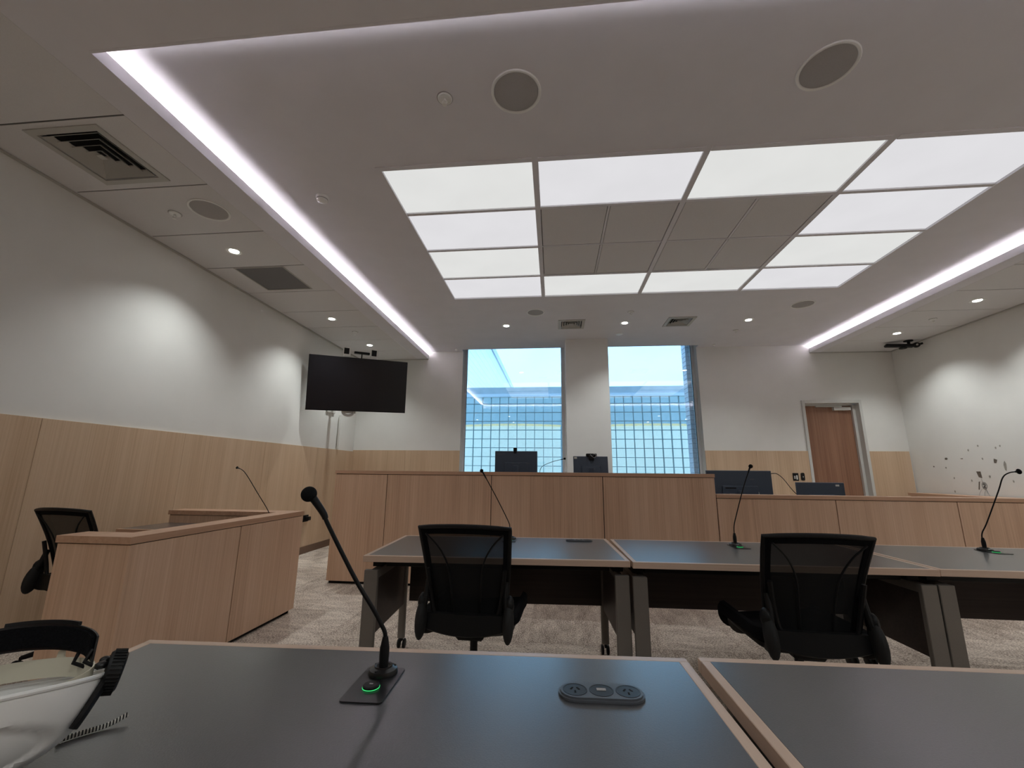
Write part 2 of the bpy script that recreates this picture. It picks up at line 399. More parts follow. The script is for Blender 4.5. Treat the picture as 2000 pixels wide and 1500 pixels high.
for i in (1, 2):
    xm = (GX[i]+GX[i+1])/2
    for j in (1, 2): cob('grid_bar', xm-.009, xm+.009, GY[j]+.016, GY[j+1]-.016, ZC+.002, ZC+.019, 'ceil')
for xa, xb in ((GX[1]+bw, GX[2]-bw), (GX[2]+bw, GX[3]-bw)): cob('grid_bar', xa, xb, GY[2]-.009, GY[2]+.009, ZC+.0025, ZC+.02, 'ceil')
cob('tile_joint_backing', GX[1], GX[3], GY[1], GY[3], ZC+.022, ZC+.026, 'tilejoint')
# side soffits
def soffit(name, x0, x1, tx0, tx1, ys, par_y0, par_y1, holes=()):
    """flat soffit with lay-in tiles between tx0 and tx1, joints at ys"""
    bb = B(); box(bb, x0, tx0, par_y0, par_y1, ZS, ZS+.03); box(bb, tx1, x1, par_y0, par_y1, ZS, ZS+.03)
    box(bb, tx0, tx1, par_y0, par_y1, ZS+.05, ZS+.06)
    s = struct(name, bb, 'ceil')
    for y0, y1 in zip(ys, ys[1:]):
        hs = [h for h in holes if h[1] > y0 and h[1] < y1]
        bb = B(); X0, X1, Y0, Y1 = tx0+.002, tx1-.002, y0+.0055, y1-.0055
        if hs:
            hx, hy, hw, hd = hs[0]
            box(bb, X0, hx-hw, Y0, Y1, ZS, ZS+.018); box(bb, hx+hw, X1, Y0, Y1, ZS, ZS+.018)
            box(bb, hx-hw, hx+hw, Y0, hy-hd, ZS, ZS+.018); box(bb, hx-hw, hx+hw, hy+hd, Y1, ZS, ZS+.018)
        else: box(bb, X0, X1, Y0, Y1, ZS, ZS+.018, .002)
        link('ceiling_tile', bb, 'tile', s)
        if y0 > YF+.1: link('tile_joint', box(B(), tx0+.001, tx1-.001, y0-.0052, y0+.0052, ZS+.004, ZS+.01), 'tilejoint', s)
    return s
JY = [1.93+.632*k for k in range(-8, 10)]; JY = [y for y in JY if y > YF]; JYL = [YF+.001]+[y for y in JY if y < 7.45]+[YB-.002]
VL = (-3.09, 2.235, .215, .215)                                 # louvred vent
RG = (-3.11, 4.115, .275, .27)                                   # return grille
sl = soffit('ceiling_left', XL, CL, XL+.03, -2.585, JYL, YF, YB, (VL, RG))
sr = soffit('ceiling_right', CR, XR, 4.66, XR-.03, [YF+.001]+[y-.06 for y in JYL[1:-1]]+[YB-.002], YF, YB)
JF = [CL+.001]; 
sf = struct('ceiling_front', box(B(), CL, CR, YF, CF, ZS, ZS+.03), 'ceil')
# lips of the coves (thin upstands) and cove backs
b = B(); box(b, CL-.013, CL+.002, CF-.002, YB, ZS-.001, ZS+.078); struct('trim_2', b, 'ceil')
b = B(); box(b, CR-.002, CR+.013, CF-.002, YB, ZS-.001, ZS+.078); struct('trim_3', b, 'ceil')
b = B(); box(b, CL+.003, CR-.003, CF-.013, CF+.002, ZS-.001, ZS+.078); struct('trim_4', b, 'ceil')
b = B(); box(b, CL-.30, CL-.28, CF-.3, YB, ZS+.02, ZC+.02); box(b, CR+.28, CR+.30, CF-.3, YB, ZS+.02, ZC+.02); box(b, CL-.3, CR+.3, CF-.3, CF-.28, ZS+.02, ZC+.02)
struct('trim_5', b, 'ceil')
# shadow-line trims where soffits meet walls
b = B(); box(b, XL+.001, XL+.028, YF, YB, ZS-.012, ZS-.001); struct('trim_6', b, 'vent')
b = B(); box(b, XR-.028, XR-.001, YF, YB, ZS-.012, ZS-.001); struct('trim_7', b, 'vent')
b = B(); box(b, XL+.03, CL, YB-.022, YB-.001, ZS-.012, ZS-.001); box(b, CR, XR-.03, YB-.022, YB-.001, ZS-.012, ZS-.001); struct('trim_8', b, 'vent')
# roof slab that closes the ceiling void
struct('trim_9', box(B(), XL-.15, XR+.15, YF-.15, YB+.3, 3.72, 3.8), 'dark')

# LED strips in the coves
def strip(label, x0, x1, y0, y1, m):
    t = thing('led_strip', label, 'cove light', ((x0+x1)/2, (y0+y1)/2, ZS+.031), 0, None, True)
    link('channel', box(B(), x0-.004, x1+.004, y0-.004, y1+.004, ZS+.031, ZS+.036), 'silver', t)
    link('light_strip', box(B(), x0, x1, y0, y1, ZS+.036, ZS+.046), m, t)
strip('glowing light strip in the long cove above the left soffit', CL-.125, CL-.105, CF, YB-.02, 'strip')
strip('glowing light strip in the long cove above the right soffit', CR+.105, CR+.125, CF, YB-.02, 'strip')
strip('dimmer light strip hidden in the cove along the near edge of the raised ceiling', CL, CR, CF-.125, CF-.105, 'stripf')

# glowing panels
cells = [(i, 0) for i in range(4)]+[(0,1),(3,1),(0,2),(3,2)]+[(i, 3) for i in range(4)]
rowname = ['nearest row', 'second row', 'third row', 'farthest row']
def panel_mat(k, warm):
    c = (.97,.975,.955) if warm else (.965,.957,.985)
    m = bpy.data.materials.new('glowing_panel'); m.use_nodes = True; n = m.node_tree; n.nodes.clear()
    o = n.nodes.new('ShaderNodeOutputMaterial'); e = n.nodes.new('ShaderNodeEmission'); t = n.nodes.new('ShaderNodeTexCoord')
    z = n.nodes.new('ShaderNodeTexNoise'); z.inputs['Scale'].default_value = 2.2; z.inputs['Detail'].default_value = 3
    r = n.nodes.new('ShaderNodeMapRange'); r.inputs['To Min'].default_value = PANEL*.93; r.inputs['To Max'].default_value = PANEL*1.05
    n.links.new(t.outputs['Object'], z.inputs['Vector']); n.links.new(z.outputs['Fac'], r.inputs['Value']); n.links.new(r.outputs[0], e.inputs[1])
    e.inputs[0].default_value = c+(1,); n.links.new(e.outputs[0], o.inputs[0]); return m
pm = {True: panel_mat(0, True), False: panel_mat(0, False)}
place = {0:'at the left end of', 1:'second from the left in', 2:'third from the left in', 3:'at the right end of'}
for k, (i, j) in enumerate(cells):
    a0, a1, c0, c1 = GX[i]+(.024), GX[i+1]-.024, GY[j]+.018, GY[j+1]-.018
    if i == 0: a0 = GX[0]+.021
    warm = (i, j) in ((0,0),(2,0),(0,2),(2,3),(3,2),(1,3))
    if j in (1, 2): lab = '%s glowing ceiling panel on the %s side of the grid, in the %s' % ('faintly yellow' if warm else 'faintly lilac', 'left' if i == 0 else 'right', rowname[j])
    else: lab = '%s glowing ceiling panel %s the grid\'s %s' % ('faintly yellow' if warm else 'faintly lilac', place[i], rowname[j])
    t = thing('light_panel', lab, 'ceiling light', ((a0+a1)/2, (c0+c1)/2, ZC+.05), 0, 'glowing panels of the ceiling grid', True)
    link('diffuser', box(B(), a0, a1, c0, c1, ZC+.012, ZC+.018), pm[warm], t)
    bb = B(); box(bb, a0, a1, c0, c0+.012, ZC+.019, ZC+.032); box(bb, a0, a1, c1-.012, c1, ZC+.019, ZC+.032); box(bb, a0, a0+.012, c0, c1, ZC+.019, ZC+.032); box(bb, a1-.012, a1, c0, c1, ZC+.019, ZC+.032)
    box(bb, a0, a1, c0, c1, ZC+.032, ZC+.036)
    link('housing', bb, 'whitemetal', t)

# downlights
def make_downlight():
    t = thing('downlight', 'x', 'downlight')
    lathe_b = lathe(B(), [(.0555,-.0005),(.056,-.004),(.064,-.006),(.074,-.003),(.074,-.0002)], 24); link('bezel', lathe_b, 'white', t, True)
    link('lens', lathe(B(), [(0,-.0035),(.042,-.0035),(.044,-.0015)], 20), 'lens', t, True)
    link('reflector', lathe(B(), [(.056,-.0035),(.050,-.0008),(.0442,-.0012)], 20), 'silver', t, True)
    return t
dl0 = make_downlight(); kids0 = [c for c in bpy.data.objects if c.parent == dl0]
def spot(x, y, z, power=SPOT, size=2.05, blend=.8, col=(.95,1.0,.99)):
    l = bpy.data.lights.new('downlight_lamp', 'SPOT'); l.energy = power; l.spot_size = size; l.spot_blend = blend; l.color = col; l.shadow_soft_size = .035
    o = bpy.data.objects.new('downlight_lamp', l); COL.objects.link(o); o.location = (x, y, z-.012); return o
n_dl = 0
def downlight(x, y, z, label, group, power=SPOT, size=2.05):
    global n_dl
    if n_dl == 0: t = dl0
    else:
        t = dl0.copy(); COL.objects.link(t)
        for k in kids0:
            c = k.copy(); COL.objects.link(c); c.parent = t
    n_dl += 1
    t.location = (x, y, z); tag(t, label, 'downlight', group)
    s = spot(x, y, z, power, size); s.parent = t; s.location = (0,0,-.012)
for y, nm in ((3.506,'nearest one, between round speaker and dark grille'), (5.38,'middle one of the three'), (6.64,'farthest of the three, above the wall screen')):
    downlight(-3.12, y, ZS, 'lit downlight in the left soffit, '+nm, 'downlights in the left soffit', SPOT*.9)
for y, nm in ((5.35,'nearer of the two in view'), (6.59,'farther one, beside the black ceiling camera')):
    downlight(5.17, y, ZS, 'round lit downlight in the right soffit, '+nm, 'downlights in the right soffit')
for x, nm in ((-.722,'left one, above the left window'), (1.097,'middle one, between the two square vents'), (2.897,'right one, right of both square vents')):
    downlight(x, 6.23, ZC, 'small lit downlight before the window wall, '+nm, 'downlights before the window wall', SPOT*.9)
# the same side rows go on beside the viewer
for x in (-3.12, 5.17):
    for y in (1.0, -1.4): downlight(x, y, ZS, 'downlight in the side soffit, outside the picture beside the viewer', 'downlights beside the viewer', SPOT*(.2 if x < 0 else .5))
downlight(5.17, 3.4, ZS, 'downlight in the right soffit, just outside the picture', 'downlights beside the viewer')
for x in (-1.7, 1.1, 3.9):  # front-soffit lamps added out of view as fill for desks and benches
    for y in (-.4, -2.3): downlight(x, y, ZS, 'added fill downlight in the front soffit, unseen behind the viewer', 'added fill downlights behind the viewer', SPOT*(.45 if x < 0 else .85), 2.85)

# round ceiling speakers
sp0 = None
def speaker(x, y, z, label, r=.152):
    t = thing('ceiling_speaker', label, 'ceiling speaker', (x, y, z), 0, 'round ceiling speakers')
    link('bezel', lathe(B(), [(r,0),(r,-.006),(r-.004,-.009),(r-.014,-.008),(r-.018,-.004)], 48), 'white', t, True)
    link('grille', lathe(B(), [(0,-.010),(r*.6,-.009),(r-.019,-.004)], 48), 'grille', t, True)
speaker(-.204, 2.116, ZC, 'large round speaker in the raised ceiling, above the centre left, beside a sprinkler')
speaker(1.554, 2.109, ZC, 'large round speaker in the raised ceiling, toward the upper right')
speaker(-2.826, 2.859, ZS, 'round speaker set in a tile of the left soffit')
speaker(-.24, 5.694, ZC, 'faint round speaker beyond the glowing grid, on its left side', .13)
speaker(3.349, 5.663, ZC, 'round speaker beyond the glowing grid, on its right side', .145)
# sprinklers
def sprinkler(x, y, z, label, s=1.0):
    t = thing('sprinkler', label, 'sprinkler', (x, y, z), 0, 'ceiling sprinklers')
    link('seal_ring', lathe(B(), [(.050*s,0),(.050*s,-.002),(.0445*s,-.002)], 24), 'grille', t, True)
    link('rosette', lathe(B(), [(.044*s,0),(.044*s,-.006),(.040*s,-.010),(.030*s,-.006),(.014*s,-.010),(0,-.010)], 24), 'white', t, True)
    b = B(); tube(b, [(0,0,-.006),(0,0,-.022)], .009*s, 10); tube(b, smoothpath([(-.008,0,-.02),(-.015,0,-.032),(0,0,-.046)],4), .0025, 6); tube(b, smoothpath([(.008,0,-.02),(.015,0,-.032),(0,0,-.046)],4), .0025, 6)
    lathe(b, [(0,-.046),(.014*s,-.047),(.014*s,-.049),(0,-.05)], 14); link('nozzle', b, 'white', t, True)
sprinkler(-.644, 2.119, ZC, 'white sprinkler head in the raised ceiling left of the large round speaker')
sprinkler(-3.157, 2.881, ZS, 'sprinkler head in the left soffit beside the round speaker')
sprinkler(-3.05, 5.95, ZS, 'sprinkler head in the left soffit between the two far downlights', .9)
sprinkler(1.109, 5.774, ZC, 'sprinkler head beyond the glowing grid, just before the middle downlight', .9)
sprinkler(2.902, 6.693, ZC, 'small sprinkler head beyond the right downlight of the window row', .8)
sprinkler(5.18, 5.983, ZS, 'sprinkler head in the right soffit between the two downlights', .9)
t = thing('smoke_detector', 'white round smoke detector between the left cove and the glowing grid', 'smoke detector', (-1.912, 2.965, ZC))
link('base', lathe(B(), [(.052,0),(.052,-.012),(.047,-.02)], 32), 'white', t, True)
link('cap', lathe(B(), [(.045,-.02),(.043,-.034),(.03,-.043),(0,-.045)], 32), 'white', t, True)
link('sensor_slot', lathe(B(), [(.0455,-.0225),(.0455,-.0285),(.044,-.0285)], 32), 'grille', t, True)
t = thing('blank_plate', 'small flat white disc on the ceiling beyond the middle downlight', 'ceiling cover plate', (1.092, 6.75, ZC))
link('disc', lathe(B(), [(.055,0),(.055,-.006),(.05,-.009),(0,-.009)], 28), 'white', t, True)
for x, nm in ((-1.80, 'left of the left window'), (2.83, 'right of the right window')):
    t = thing('blind_bracket', 'tiny white bracket on the ceiling edge '+nm, 'bracket', (x, 7.44, ZC))
    link('clip', box(B(), -.02, .02, -.02, .02, -.02, 0, .003), 'white', t); link('hook', tube(B(), smoothpath([(0,-.01,-.015),(0,-.01,-.03),(.015,-.01,-.034)],4), .004, 6), 'white', t, True)

# vents
def louvre(name, label, x, y, z, hw, n=4, up=.0):
    t = thing(name, label, 'air vent', (x, y, z), 0, 'square louvred air vents')
    b = B(); fr = hw; fi = hw-.045
    for a in ((-fr,fr,-fr,-fi),(-fr,fr,fi,fr),(-fr,-fi,-fi,fi),(fi,fr,-fi,fi)): box(b, a[0], a[1], a[2], a[3], -.008, .002)
    link('frame', b, 'vent', t)
    link('duct', box(B(), -fi, fi, -fi, fi, fi*.165, fi*.165+.005), 'dark', t)
    st = fi/(n+.5)
    for k in range(n):
        o = fi-k*st-.002; b = B()
        # slanted ring: low outside edge, high inside edge
        vo = [b.verts.new(p) for p in ((-o+st*.3,-o+st*.3,-.006),(o-st*.3,-o+st*.3,-.006),(o-st*.3,o-st*.3,-.006),(-o+st*.3,o-st*.3,-.006))]
        p = o-st*.95
        vi = [b.verts.new(q) for q in ((-p,-p,st*.5),(p,-p,st*.5),(p,p,st*.5),(-p,p,st*.5))]
        vo2 = [b.verts.new(v.co+Vector((0,0,.004))) for v in vo]; vi2 = [b.verts.new(v.co+Vector((0,0,.004))) for v in vi]
        for q in range(4):
            r = (q+1) % 4
            b.faces.new((vo[q],vo[r],vi[r],vi[q])); b.faces.new((vo2[q],vi2[q],vi2[r],vo2[r])); b.faces.new((vo[q],vo2[q],vo2[r],vo[r])); b.faces.new((vi[q],vi[r],vi2[r],vi2[q]))
        link('louvre', b, 'vent', t)
    link('centre_plate', box(B(), -st*.45, st*.45, -st*.45, st*.45, -.004, .0), 'vent', t)
louvre('air_vent', 'large square louvred air vent in the left soffit tiles', VL[0], VL[1], ZS, .262)
louvre('air_vent', 'square louvred air vent beyond the grid, left one, above the left window edge', .29, 6.225, ZC-.003, .20)
louvre('air_vent', 'square louvred air vent beyond the grid, right one, above the right window', 1.90, 6.225, ZC-.003, .20)
t = thing('return_air_grille', 'dark grey square mesh grille in the left soffit tiles', 'air grille', (RG[0], RG[1], ZS))
b = B(); g = .28
for a in ((-g,g,-g,-g+.012),(-g,g,g-.012,g),(-g,-g+.012,-g,g),(g-.012,g,-g,g)): box(b, a[0], a[1], a[2], a[3], -.004, .004)
link('frame', b, 'vent', t); link('mesh_panel', box(B(), -g+.012, g-.012, -g+.012, g-.012, .003, .008), 'greymesh', t)

# ------------------------------------------------------------------ windows
YW = 7.8
def window(name, x0, x1):
    w = struct(name, box(B(), x0, x1, YW-.03, YW+.04, .90, .96), 'frame')
    link('window_frame', box(B(), x0+.001, x0+.045, YW-.03, YW+.04, .96, 3.63, .002), 'frame', w)
    link('window_frame', box(B(), x1-.045, x1-.001, YW-.03, YW+.04, .96, 3.63, .002), 'frame', w)
    link('window_frame', box(B(), x0+.045, x1-.045, YW-.03, YW+.04, 3.59, 3.63, .002), 'frame', w)
    link('gasket', box(B(), x0+.045, x0+.049, YW-.012, YW+.012, .96, 3.59), 'rubber', w)
    link('gasket', box(B(), x1-.049, x1-.045, YW-.012, YW+.012, .96, 3.59), 'rubber', w)
    link('pane', box(B(), x0+.046, x1-.046, YW, YW+.006, .96, 3.59), 'glass', w)
    link('window_sill', box(B(), x0, x1, YB+.0, YW-.03, .90, .925), 'white', w)
window('window_1', W1[0], W1[1]); window('window_2', W2[0], W2[1])
# ------------------------------------------------------------------ outside: court with glass-block wall
g = struct('ground', box(B(), -8, 9, YB+.3, 20, -.3, -.1), 'ground')
YG = 9.5
gw = thing('glass_block_wall', 'wall of square glass blocks outside the two windows', 'wall', (.4, YG, -.1), 0, None, True)
link('mortar_grid', None or box(B(), -2.5, 3.5, YG+.035, YG+.045, -.1, .9), 'concrete', gw)
bb = box(B(), -.094, .094, 0, .08, -.094, .094, .012); blk = link('glass_block', bb, 'block', gw, False, False)
x0g, ztop = -2.23, 2.944
first = True; nb = 0
for i in range(28):
    for j in range(10):
        loc = (x0g+i*.2+.1-.4, 0, ztop-j*.2-.1+.1)
        if first: blk.location = loc; first = False
        else: c = blk.copy(); COL.objects.link(c); c.parent = gw; c.location = loc
        nb += 1
b = B()
for i in range(29): box(b, x0g+i*.2-.0055, x0g+i*.2+.0055, YG+.006, YG+.074, .94, ztop)
for j in range(11): box(b, x0g, x0g+5.6, YG+.004, YG+.076, ztop-j*.2-.0055, ztop-j*.2+.0055)
tag(link('joint_grid', b, 'bmortar', gw), 'grey mortar joints')
gc = thing('coping', 'pale coping beam along the top of the glass block wall', 'coping', (.4, YG, 2.95), 0, None, True)
link('lower_rail', box(B(), -3.2, 3.6, YG-.05, YG+.12, 2.90, 2.965), 'clad', gc)
link('upper_board', box(B(), -3.2, 3.6, YG-.02, YG+.12, 2.966, 3.125), 'concrete', gc)
# canopy with ribbed lining above the left window
cn = thing('canopy', 'pale ribbed canopy soffit seen through the left window', 'canopy', (-2, 8.7, 3.75), 0, None, True)
link('fascia', box(B(), -1.30, -1.27, YB+.35, 13.2, 3.747, 3.90), 'frame', cn)
for k in range(24):
    x1 = -1.302-k*.12; link('roof_rib', box(B(), x1-.112, x1, YB+.35, 13.2, 3.75, 3.765, .003), 'translucent', cn)
# curved screens with a yellow top edge behind the glass blocks
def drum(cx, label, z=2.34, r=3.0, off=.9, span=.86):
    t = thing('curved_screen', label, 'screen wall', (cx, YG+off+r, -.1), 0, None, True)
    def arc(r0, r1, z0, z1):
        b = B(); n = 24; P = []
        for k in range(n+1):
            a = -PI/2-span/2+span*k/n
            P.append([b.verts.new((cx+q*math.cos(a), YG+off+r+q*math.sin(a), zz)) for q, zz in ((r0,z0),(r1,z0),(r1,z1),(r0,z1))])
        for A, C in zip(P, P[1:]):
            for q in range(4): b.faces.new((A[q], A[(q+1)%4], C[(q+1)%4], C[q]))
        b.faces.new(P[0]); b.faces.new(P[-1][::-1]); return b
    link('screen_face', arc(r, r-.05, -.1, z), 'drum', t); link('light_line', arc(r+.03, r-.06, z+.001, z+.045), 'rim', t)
drum(-1.08, 'curved pale screen with added glow and yellow light line behind the glass blocks, left')
drum(2.42, 'curved pale screen with added glow and yellow light line behind the glass blocks, right', 2.34, span=1.0)
struct('trim_10', box(B(), -6, 7, 14.5, 14.7, -.1, 3.8), 'concrete')
# brick pier beside the right window
bp = thing('brick_pier', 'pale brick pier just outside the right edge of the right window', 'brick pier', (2.75, 8.05, -.1), 0, None, True)
link('mortar_core', box(B(), 2.50, 2.998, 7.962, 8.188, -.1, 4.4), 'mortar', bp)
b0 = None
for j in range(50):
    z = .9+j*.086-.1
    if z > 4.4: break
    for k in range(3):
        xx = 2.4925+k*.24-(.12 if j % 2 else 0); w0, w1 = max(xx, 2.4925), min(xx+.23, 3.005)
        if w1-w0 < .04: continue
        dz = random.uniform(-.003,.003)
        link('brick', box(B(), w0, w1, 7.955+dz, 8.195, z+.005, z+.081, .002), 'brick', bp)

# ------------------------------------------------------------------ door
d = struct('door_1', box(B(), 4.30, 5.13, YB+.13, YB+.17, .2, 2.395, .002), 'door')
b = B(); box(b, DX0, 4.285, YB-.025, YB+.18, .2, DZ, .003); box(b, 5.145, DX1, YB-.025, YB+.18, .2, DZ, .003); box(b, 4.285, 5.145, YB-.025, YB+.18, 2.41, DZ, .003)
link('door_frame', b, 'whitemetal', d)
b = B(); box(b, 5.10, 5.144, YB+.08, YB+.128, .2, 2.395); box(b, 4.286, 4.31, YB+.08, YB+.128, .2, 2.395); box(b, 4.31, 5.10, YB+.08, YB+.128, 2.38, 2.409); link('door_stop', b, 'whitemetal', d)
link('door_closer', box(B(), 4.80, 5.075, YB+.07, YB+.128, 2.30, 2.355, .004), 'whitemetal', d)
link('closer_arm', box(B(), 4.52, 4.94, YB+.085, YB+.12, 2.358, 2.376, .002), 'silver', d)
b = B(); tube(b, [(4.36,YB+.13,1.02),(4.36,YB+.08,1.02),(4.47,YB+.08,1.02)], .011, 10); lathe(b, [(0,0),(.026,0),(.026,-.008),(0,-.008)], 20, (0,0,0), Matrix.Translation((4.36,YB+.129,1.02)) @ Matrix.Rotation(-PI/2,4,'X')); link('door_handle', b, 'silver', d, True)
t = thing('switch_plate', 'black wall plate with a white insert on the wood panel left of the door', 'switch', (3.99, YB-.021, 1.17), 0, None, True)
link('plate', box(B(), 3.945, 4.035, YB-.030, YB-.0205, 1.11, 1.235, .003), 'black', t); link('insert', box(B(), 3.995, 4.018, YB-.033, YB-.030, 1.13, 1.20, .001), 'label', t); link('key', box(B(), 3.96, 3.985, YB-.033, YB-.030, 1.14, 1.19, .001), 'grille', t)
t = thing('card_reader', 'narrow rounded black reader beside the black wall plate by the door', 'card reader', (4.10, YB-.021, 1.18), 0, None, True)
link('body', prism(B(), [(p[0], p[1]) for p in rrect(.052, .125, .02)], 0, .018, Matrix.Translation((4.10, YB-.0205, 1.178)) @ Matrix.Rotation(PI/2,4,'X')), 'black', t)
link('indicator', box(B(), 4.094, 4.106, YB-.0405, YB-.0385, 1.165, 1.185), 'grille', t)
t = thing('wall_socket', 'black power socket low on the left wood panelling behind the stand', 'power socket', (XL+.02, 6.216, .5), 0, None, True)
link('plate', box(B(), XL+.0205, XL+.034, 6.15, 6.28, .455, .55, .003), 'black', t); link('plug', box(B(), XL+.034, XL+.10, 6.18, 6.24, .475, .53, .006), 'black', t)

# marks and damage on the right wall
def flatmark(name, m, pts, x=XR-.001, th=.002):
    b = B(); a = [b.verts.new((x, p[0], p[1])) for p in pts]; c = [b.verts.new((x-th, p[0], p[1])) for p in pts]
    b.faces.new(a); b.faces.new(c[::-1]); n = len(pts)
    for i in range(n): b.faces.new((a[i], c[i], c[(i+1)%n], a[(i+1)%n]))
    return link(name, b, m, wr)
def blob(y, z, ry, rz, m='chip', k=7, sk=0):
    flatmark('paint_chip', m, [(y+ry*math.cos(a)*random.uniform(.6,1.1)+sk*rz*math.sin(a), z+rz*math.sin(a)*random.uniform(.6,1.1)) for a in [2*PI*i/k for i in range(k)]])
blob(6.97,1.462,.028,.016); blob(6.72,1.454,.026,.010); blob(6.425,1.444,.012,.02,'chip2'); blob(6.262,1.412,.028,.036); blob(6.15,1.35,.020,.07,'chip2'); blob(7.20,1.352,.012,.012)
flatmark('paint_chip', 'chip', [(6.55,1.275),(6.49,1.275),(6.485,1.185),(6.53,1.20)]); flatmark('paint_chip', 'hat', [(6.54,1.184),(6.49,1.184),(6.50,1.14),(6.515,1.145)])
flatmark('paint_chip', 'chip', [(6.545,1.135),(6.53,1.14),(6.555,1.03),(6.57,1.03)])
for y, z in ((6.9,1.18),(6.38,1.21),(6.93,.99),(6.45,1.62),(6.16,1.60),(6.22,1.58),(6.6,1.57),(6.09,1.15),(7.0,1.33),(6.64,1.15)): blob(y, z, .012, .018, 'chip2')
b = B(); tube(b, [(XR-.003, 6.475+.034*math.cos(a), 1.085+.045*math.sin(a)) for a in [2*PI*i/16 for i in range(16)]], .002, 5, closed=True)
tube(b, smoothpath([(XR-.003,6.494,1.10),(XR-.003,6.478,1.112),(XR-.003,6.464,1.10),(XR-.003,6.472,1.08),(XR-.003,6.492,1.062),(XR-.003,6.458,1.062)],3), .004, 5)
link('pen_mark', b, 'ink', wr)
b = B()
for (ya, za, yb_, zb) in ((6.50,1.18,6.44,.98),(6.52,1.04,6.585,.93),(6.47,1.03,6.50,.95),(6.46,1.03,6.43,.95)): tube(b, [(XR-.003,ya,za),(XR-.003,(ya+yb_)/2+.01,(za+zb)/2),(XR-.003,yb_,zb)], .0016, 5)
link('pen_scribble', b, 'grille', wr)

# ------------------------------------------------------------------ judge's bench
BX0, BX1, BY, BZ = -2.49, 1.672, 4.70, 1.205
t = thing('judges_bench', 'tall oak veneer bench across the front, under the windows', 'bench', (BX0, BY, 0), 0, None, True)
js = [BX0, -1.872, -.687, .518, BX1]
for a, c in zip(js, js[1:]): link('front_panel', box(B(), a+.0038, c-.0038, BY+.002, BY+.022, .03, BZ-.042, .001), 'oak2', t)
link('cap', box(B(), BX0-.002, BX1+.002, BY-.004, BY+.20, BZ-.037, BZ, .0015), 'oakcap', t)
link('shadow_gap', box(B(), BX0+.01, BX1-.01, BY+.01, BY+.18, BZ-.045, BZ-.036), 'dark', t)
link('carcass', box(B(), BX0+.001, BX1-.001, BY+.023, BY+.18, .03, BZ-.043), 'dark', t)
link('plinth', box(B(), BX0+.02, BX1-.02, BY+.03, BY+.17, 0.001, .031), 'dark', t)
link('side_panel', box(B(), BX0, BX0+.02, BY+.181, 5.64, .03, BZ-.043, .001), 'oak2', t)
link('side_cap', box(B(), BX0-.002, BX0+.12, BY+.2005, 5.64, BZ-.037, BZ, .0015), 'oakcapy', t)
link('worktop', box(B(), BX0+.021, BX1-.001, BY+.181, 5.55, .93, .965, .002), 'lino', t)
link('side_panel', box(B(), BX1-.021, BX1-.001, BY+.181, 5.55, .03, .929, .001), 'oak2', t)
# lower bench (clerk's side)
CZ = .997
t = thing('clerks_bench', 'lower oak veneer bench joined to the right of the tall bench', 'bench', (BX1, BY, 0), 0, None, True)
js = [BX1+.003, 2.831, 3.949, 5.10, XR-.001]
for a, c in zip(js, js[1:]): link('front_panel', box(B(), a+.0038, c-.0038, BY+.006, BY+.026, .03, CZ-.042, .001), 'oak2', t)
link('cap', box(B(), BX1+.003, XR-.001, BY, BY+.16, CZ-.037, CZ, .0015), 'oakcap', t)
link('shadow_gap', box(B(), BX1+.01, XR-.01, BY+.014, BY+.15, CZ-.045, CZ-.036), 'dark', t)
link('carcass', box(B(), BX1+.003, XR-.001, BY+.027, BY+.15, .03, CZ-.046), 'dark', t)
link('plinth', box(B(), BX1+.02, XR-.02, BY+.03, BY+.14, .001, .031), 'dark', t)
link('worktop', box(B(), BX1+.003, XR-.001, BY+.151, 5.55, .73, .765, .002), 'lino', t)
t = thing('side_counter', 'low oak counter against the damaged right wall, behind the lower bench', 'counter', (5.7, 6.6, .2), 0, None, True)
link('body', box(B(), 5.52, XR-.03, 5.75, 7.34, .201, .91, .001), 'oak2', t); link('top', box(B(), 5.50, XR-.03, 5.73, 7.36, .911, .95, .0015), 'oakcapy', t)

# ------------------------------------------------------------------ witness stand
WZ = .84; WX = -2.262
t = thing('witness_stand', 'oak veneer witness stand by the left wall with an angled pale cap', 'witness stand', (WX, 3, 0), 0, None, True)
wj = [2.172, 3.0, 3.775]
for a, c in zip(wj, wj[1:]): link('front_panel', box(B(), WX-.022, WX-.004, a+.001+(0.003 if a > 2.2 else .004), c-.004, .03, WZ-.042, .001), 'oak2', t)
link('return_panel', box(B(), -2.705, WX-.005, 2.176, 2.194, .03, WZ-.042, .001), 'oak2', t)
link('return_panel', box(B(), -2.705, WX-.14, 2.30, 2.318, .03, WZ-.042, .001), 'oak2', t)
link('return_end', box(B(), -2.705, -2.687, 2.1945, 2.2995, .03, WZ-.042), 'oak2', t)
link('inner_panel', box(B(), WX-.15, WX-.132, 2.319, 3.61, .03, WZ-.042, .001), 'oak2', t)
link('far_panel', box(B(), -3.44, WX-.023, 3.745, 3.765, .03, WZ-.042, .001), 'oak2', t)
link('far_panel', box(B(), -3.44, WX-.151, 3.62, 3.64, .03, WZ-.042, .001), 'oak2', t)
b = B(); prism(b, [(-2.712,2.168),(WX,2.168),(WX,3.779),(-3.45,3.779),(-3.45,3.612),(WX-.16,3.612),(WX-.16,2.33),(-2.712,2.33)], WZ-.037, WZ)
link('cap', b, 'oakcapy', t)
b = B(); prism(b, [(-2.70,2.182),(WX-.014,2.182),(WX-.014,3.76),(-3.44,3.76),(-3.44,3.625),(WX-.145,3.625),(WX-.145,2.318),(-2.70,2.318)], WZ-.044, WZ-.036); link('shadow_gap', b, 'dark', t)
b = B(); box(b, WX-.145, WX-.03, 2.19, 3.74, .001, .03); box(b, -3.43, WX-.03, 3.63, 3.74, .001, .03); link('plinth', b, 'dark', t)
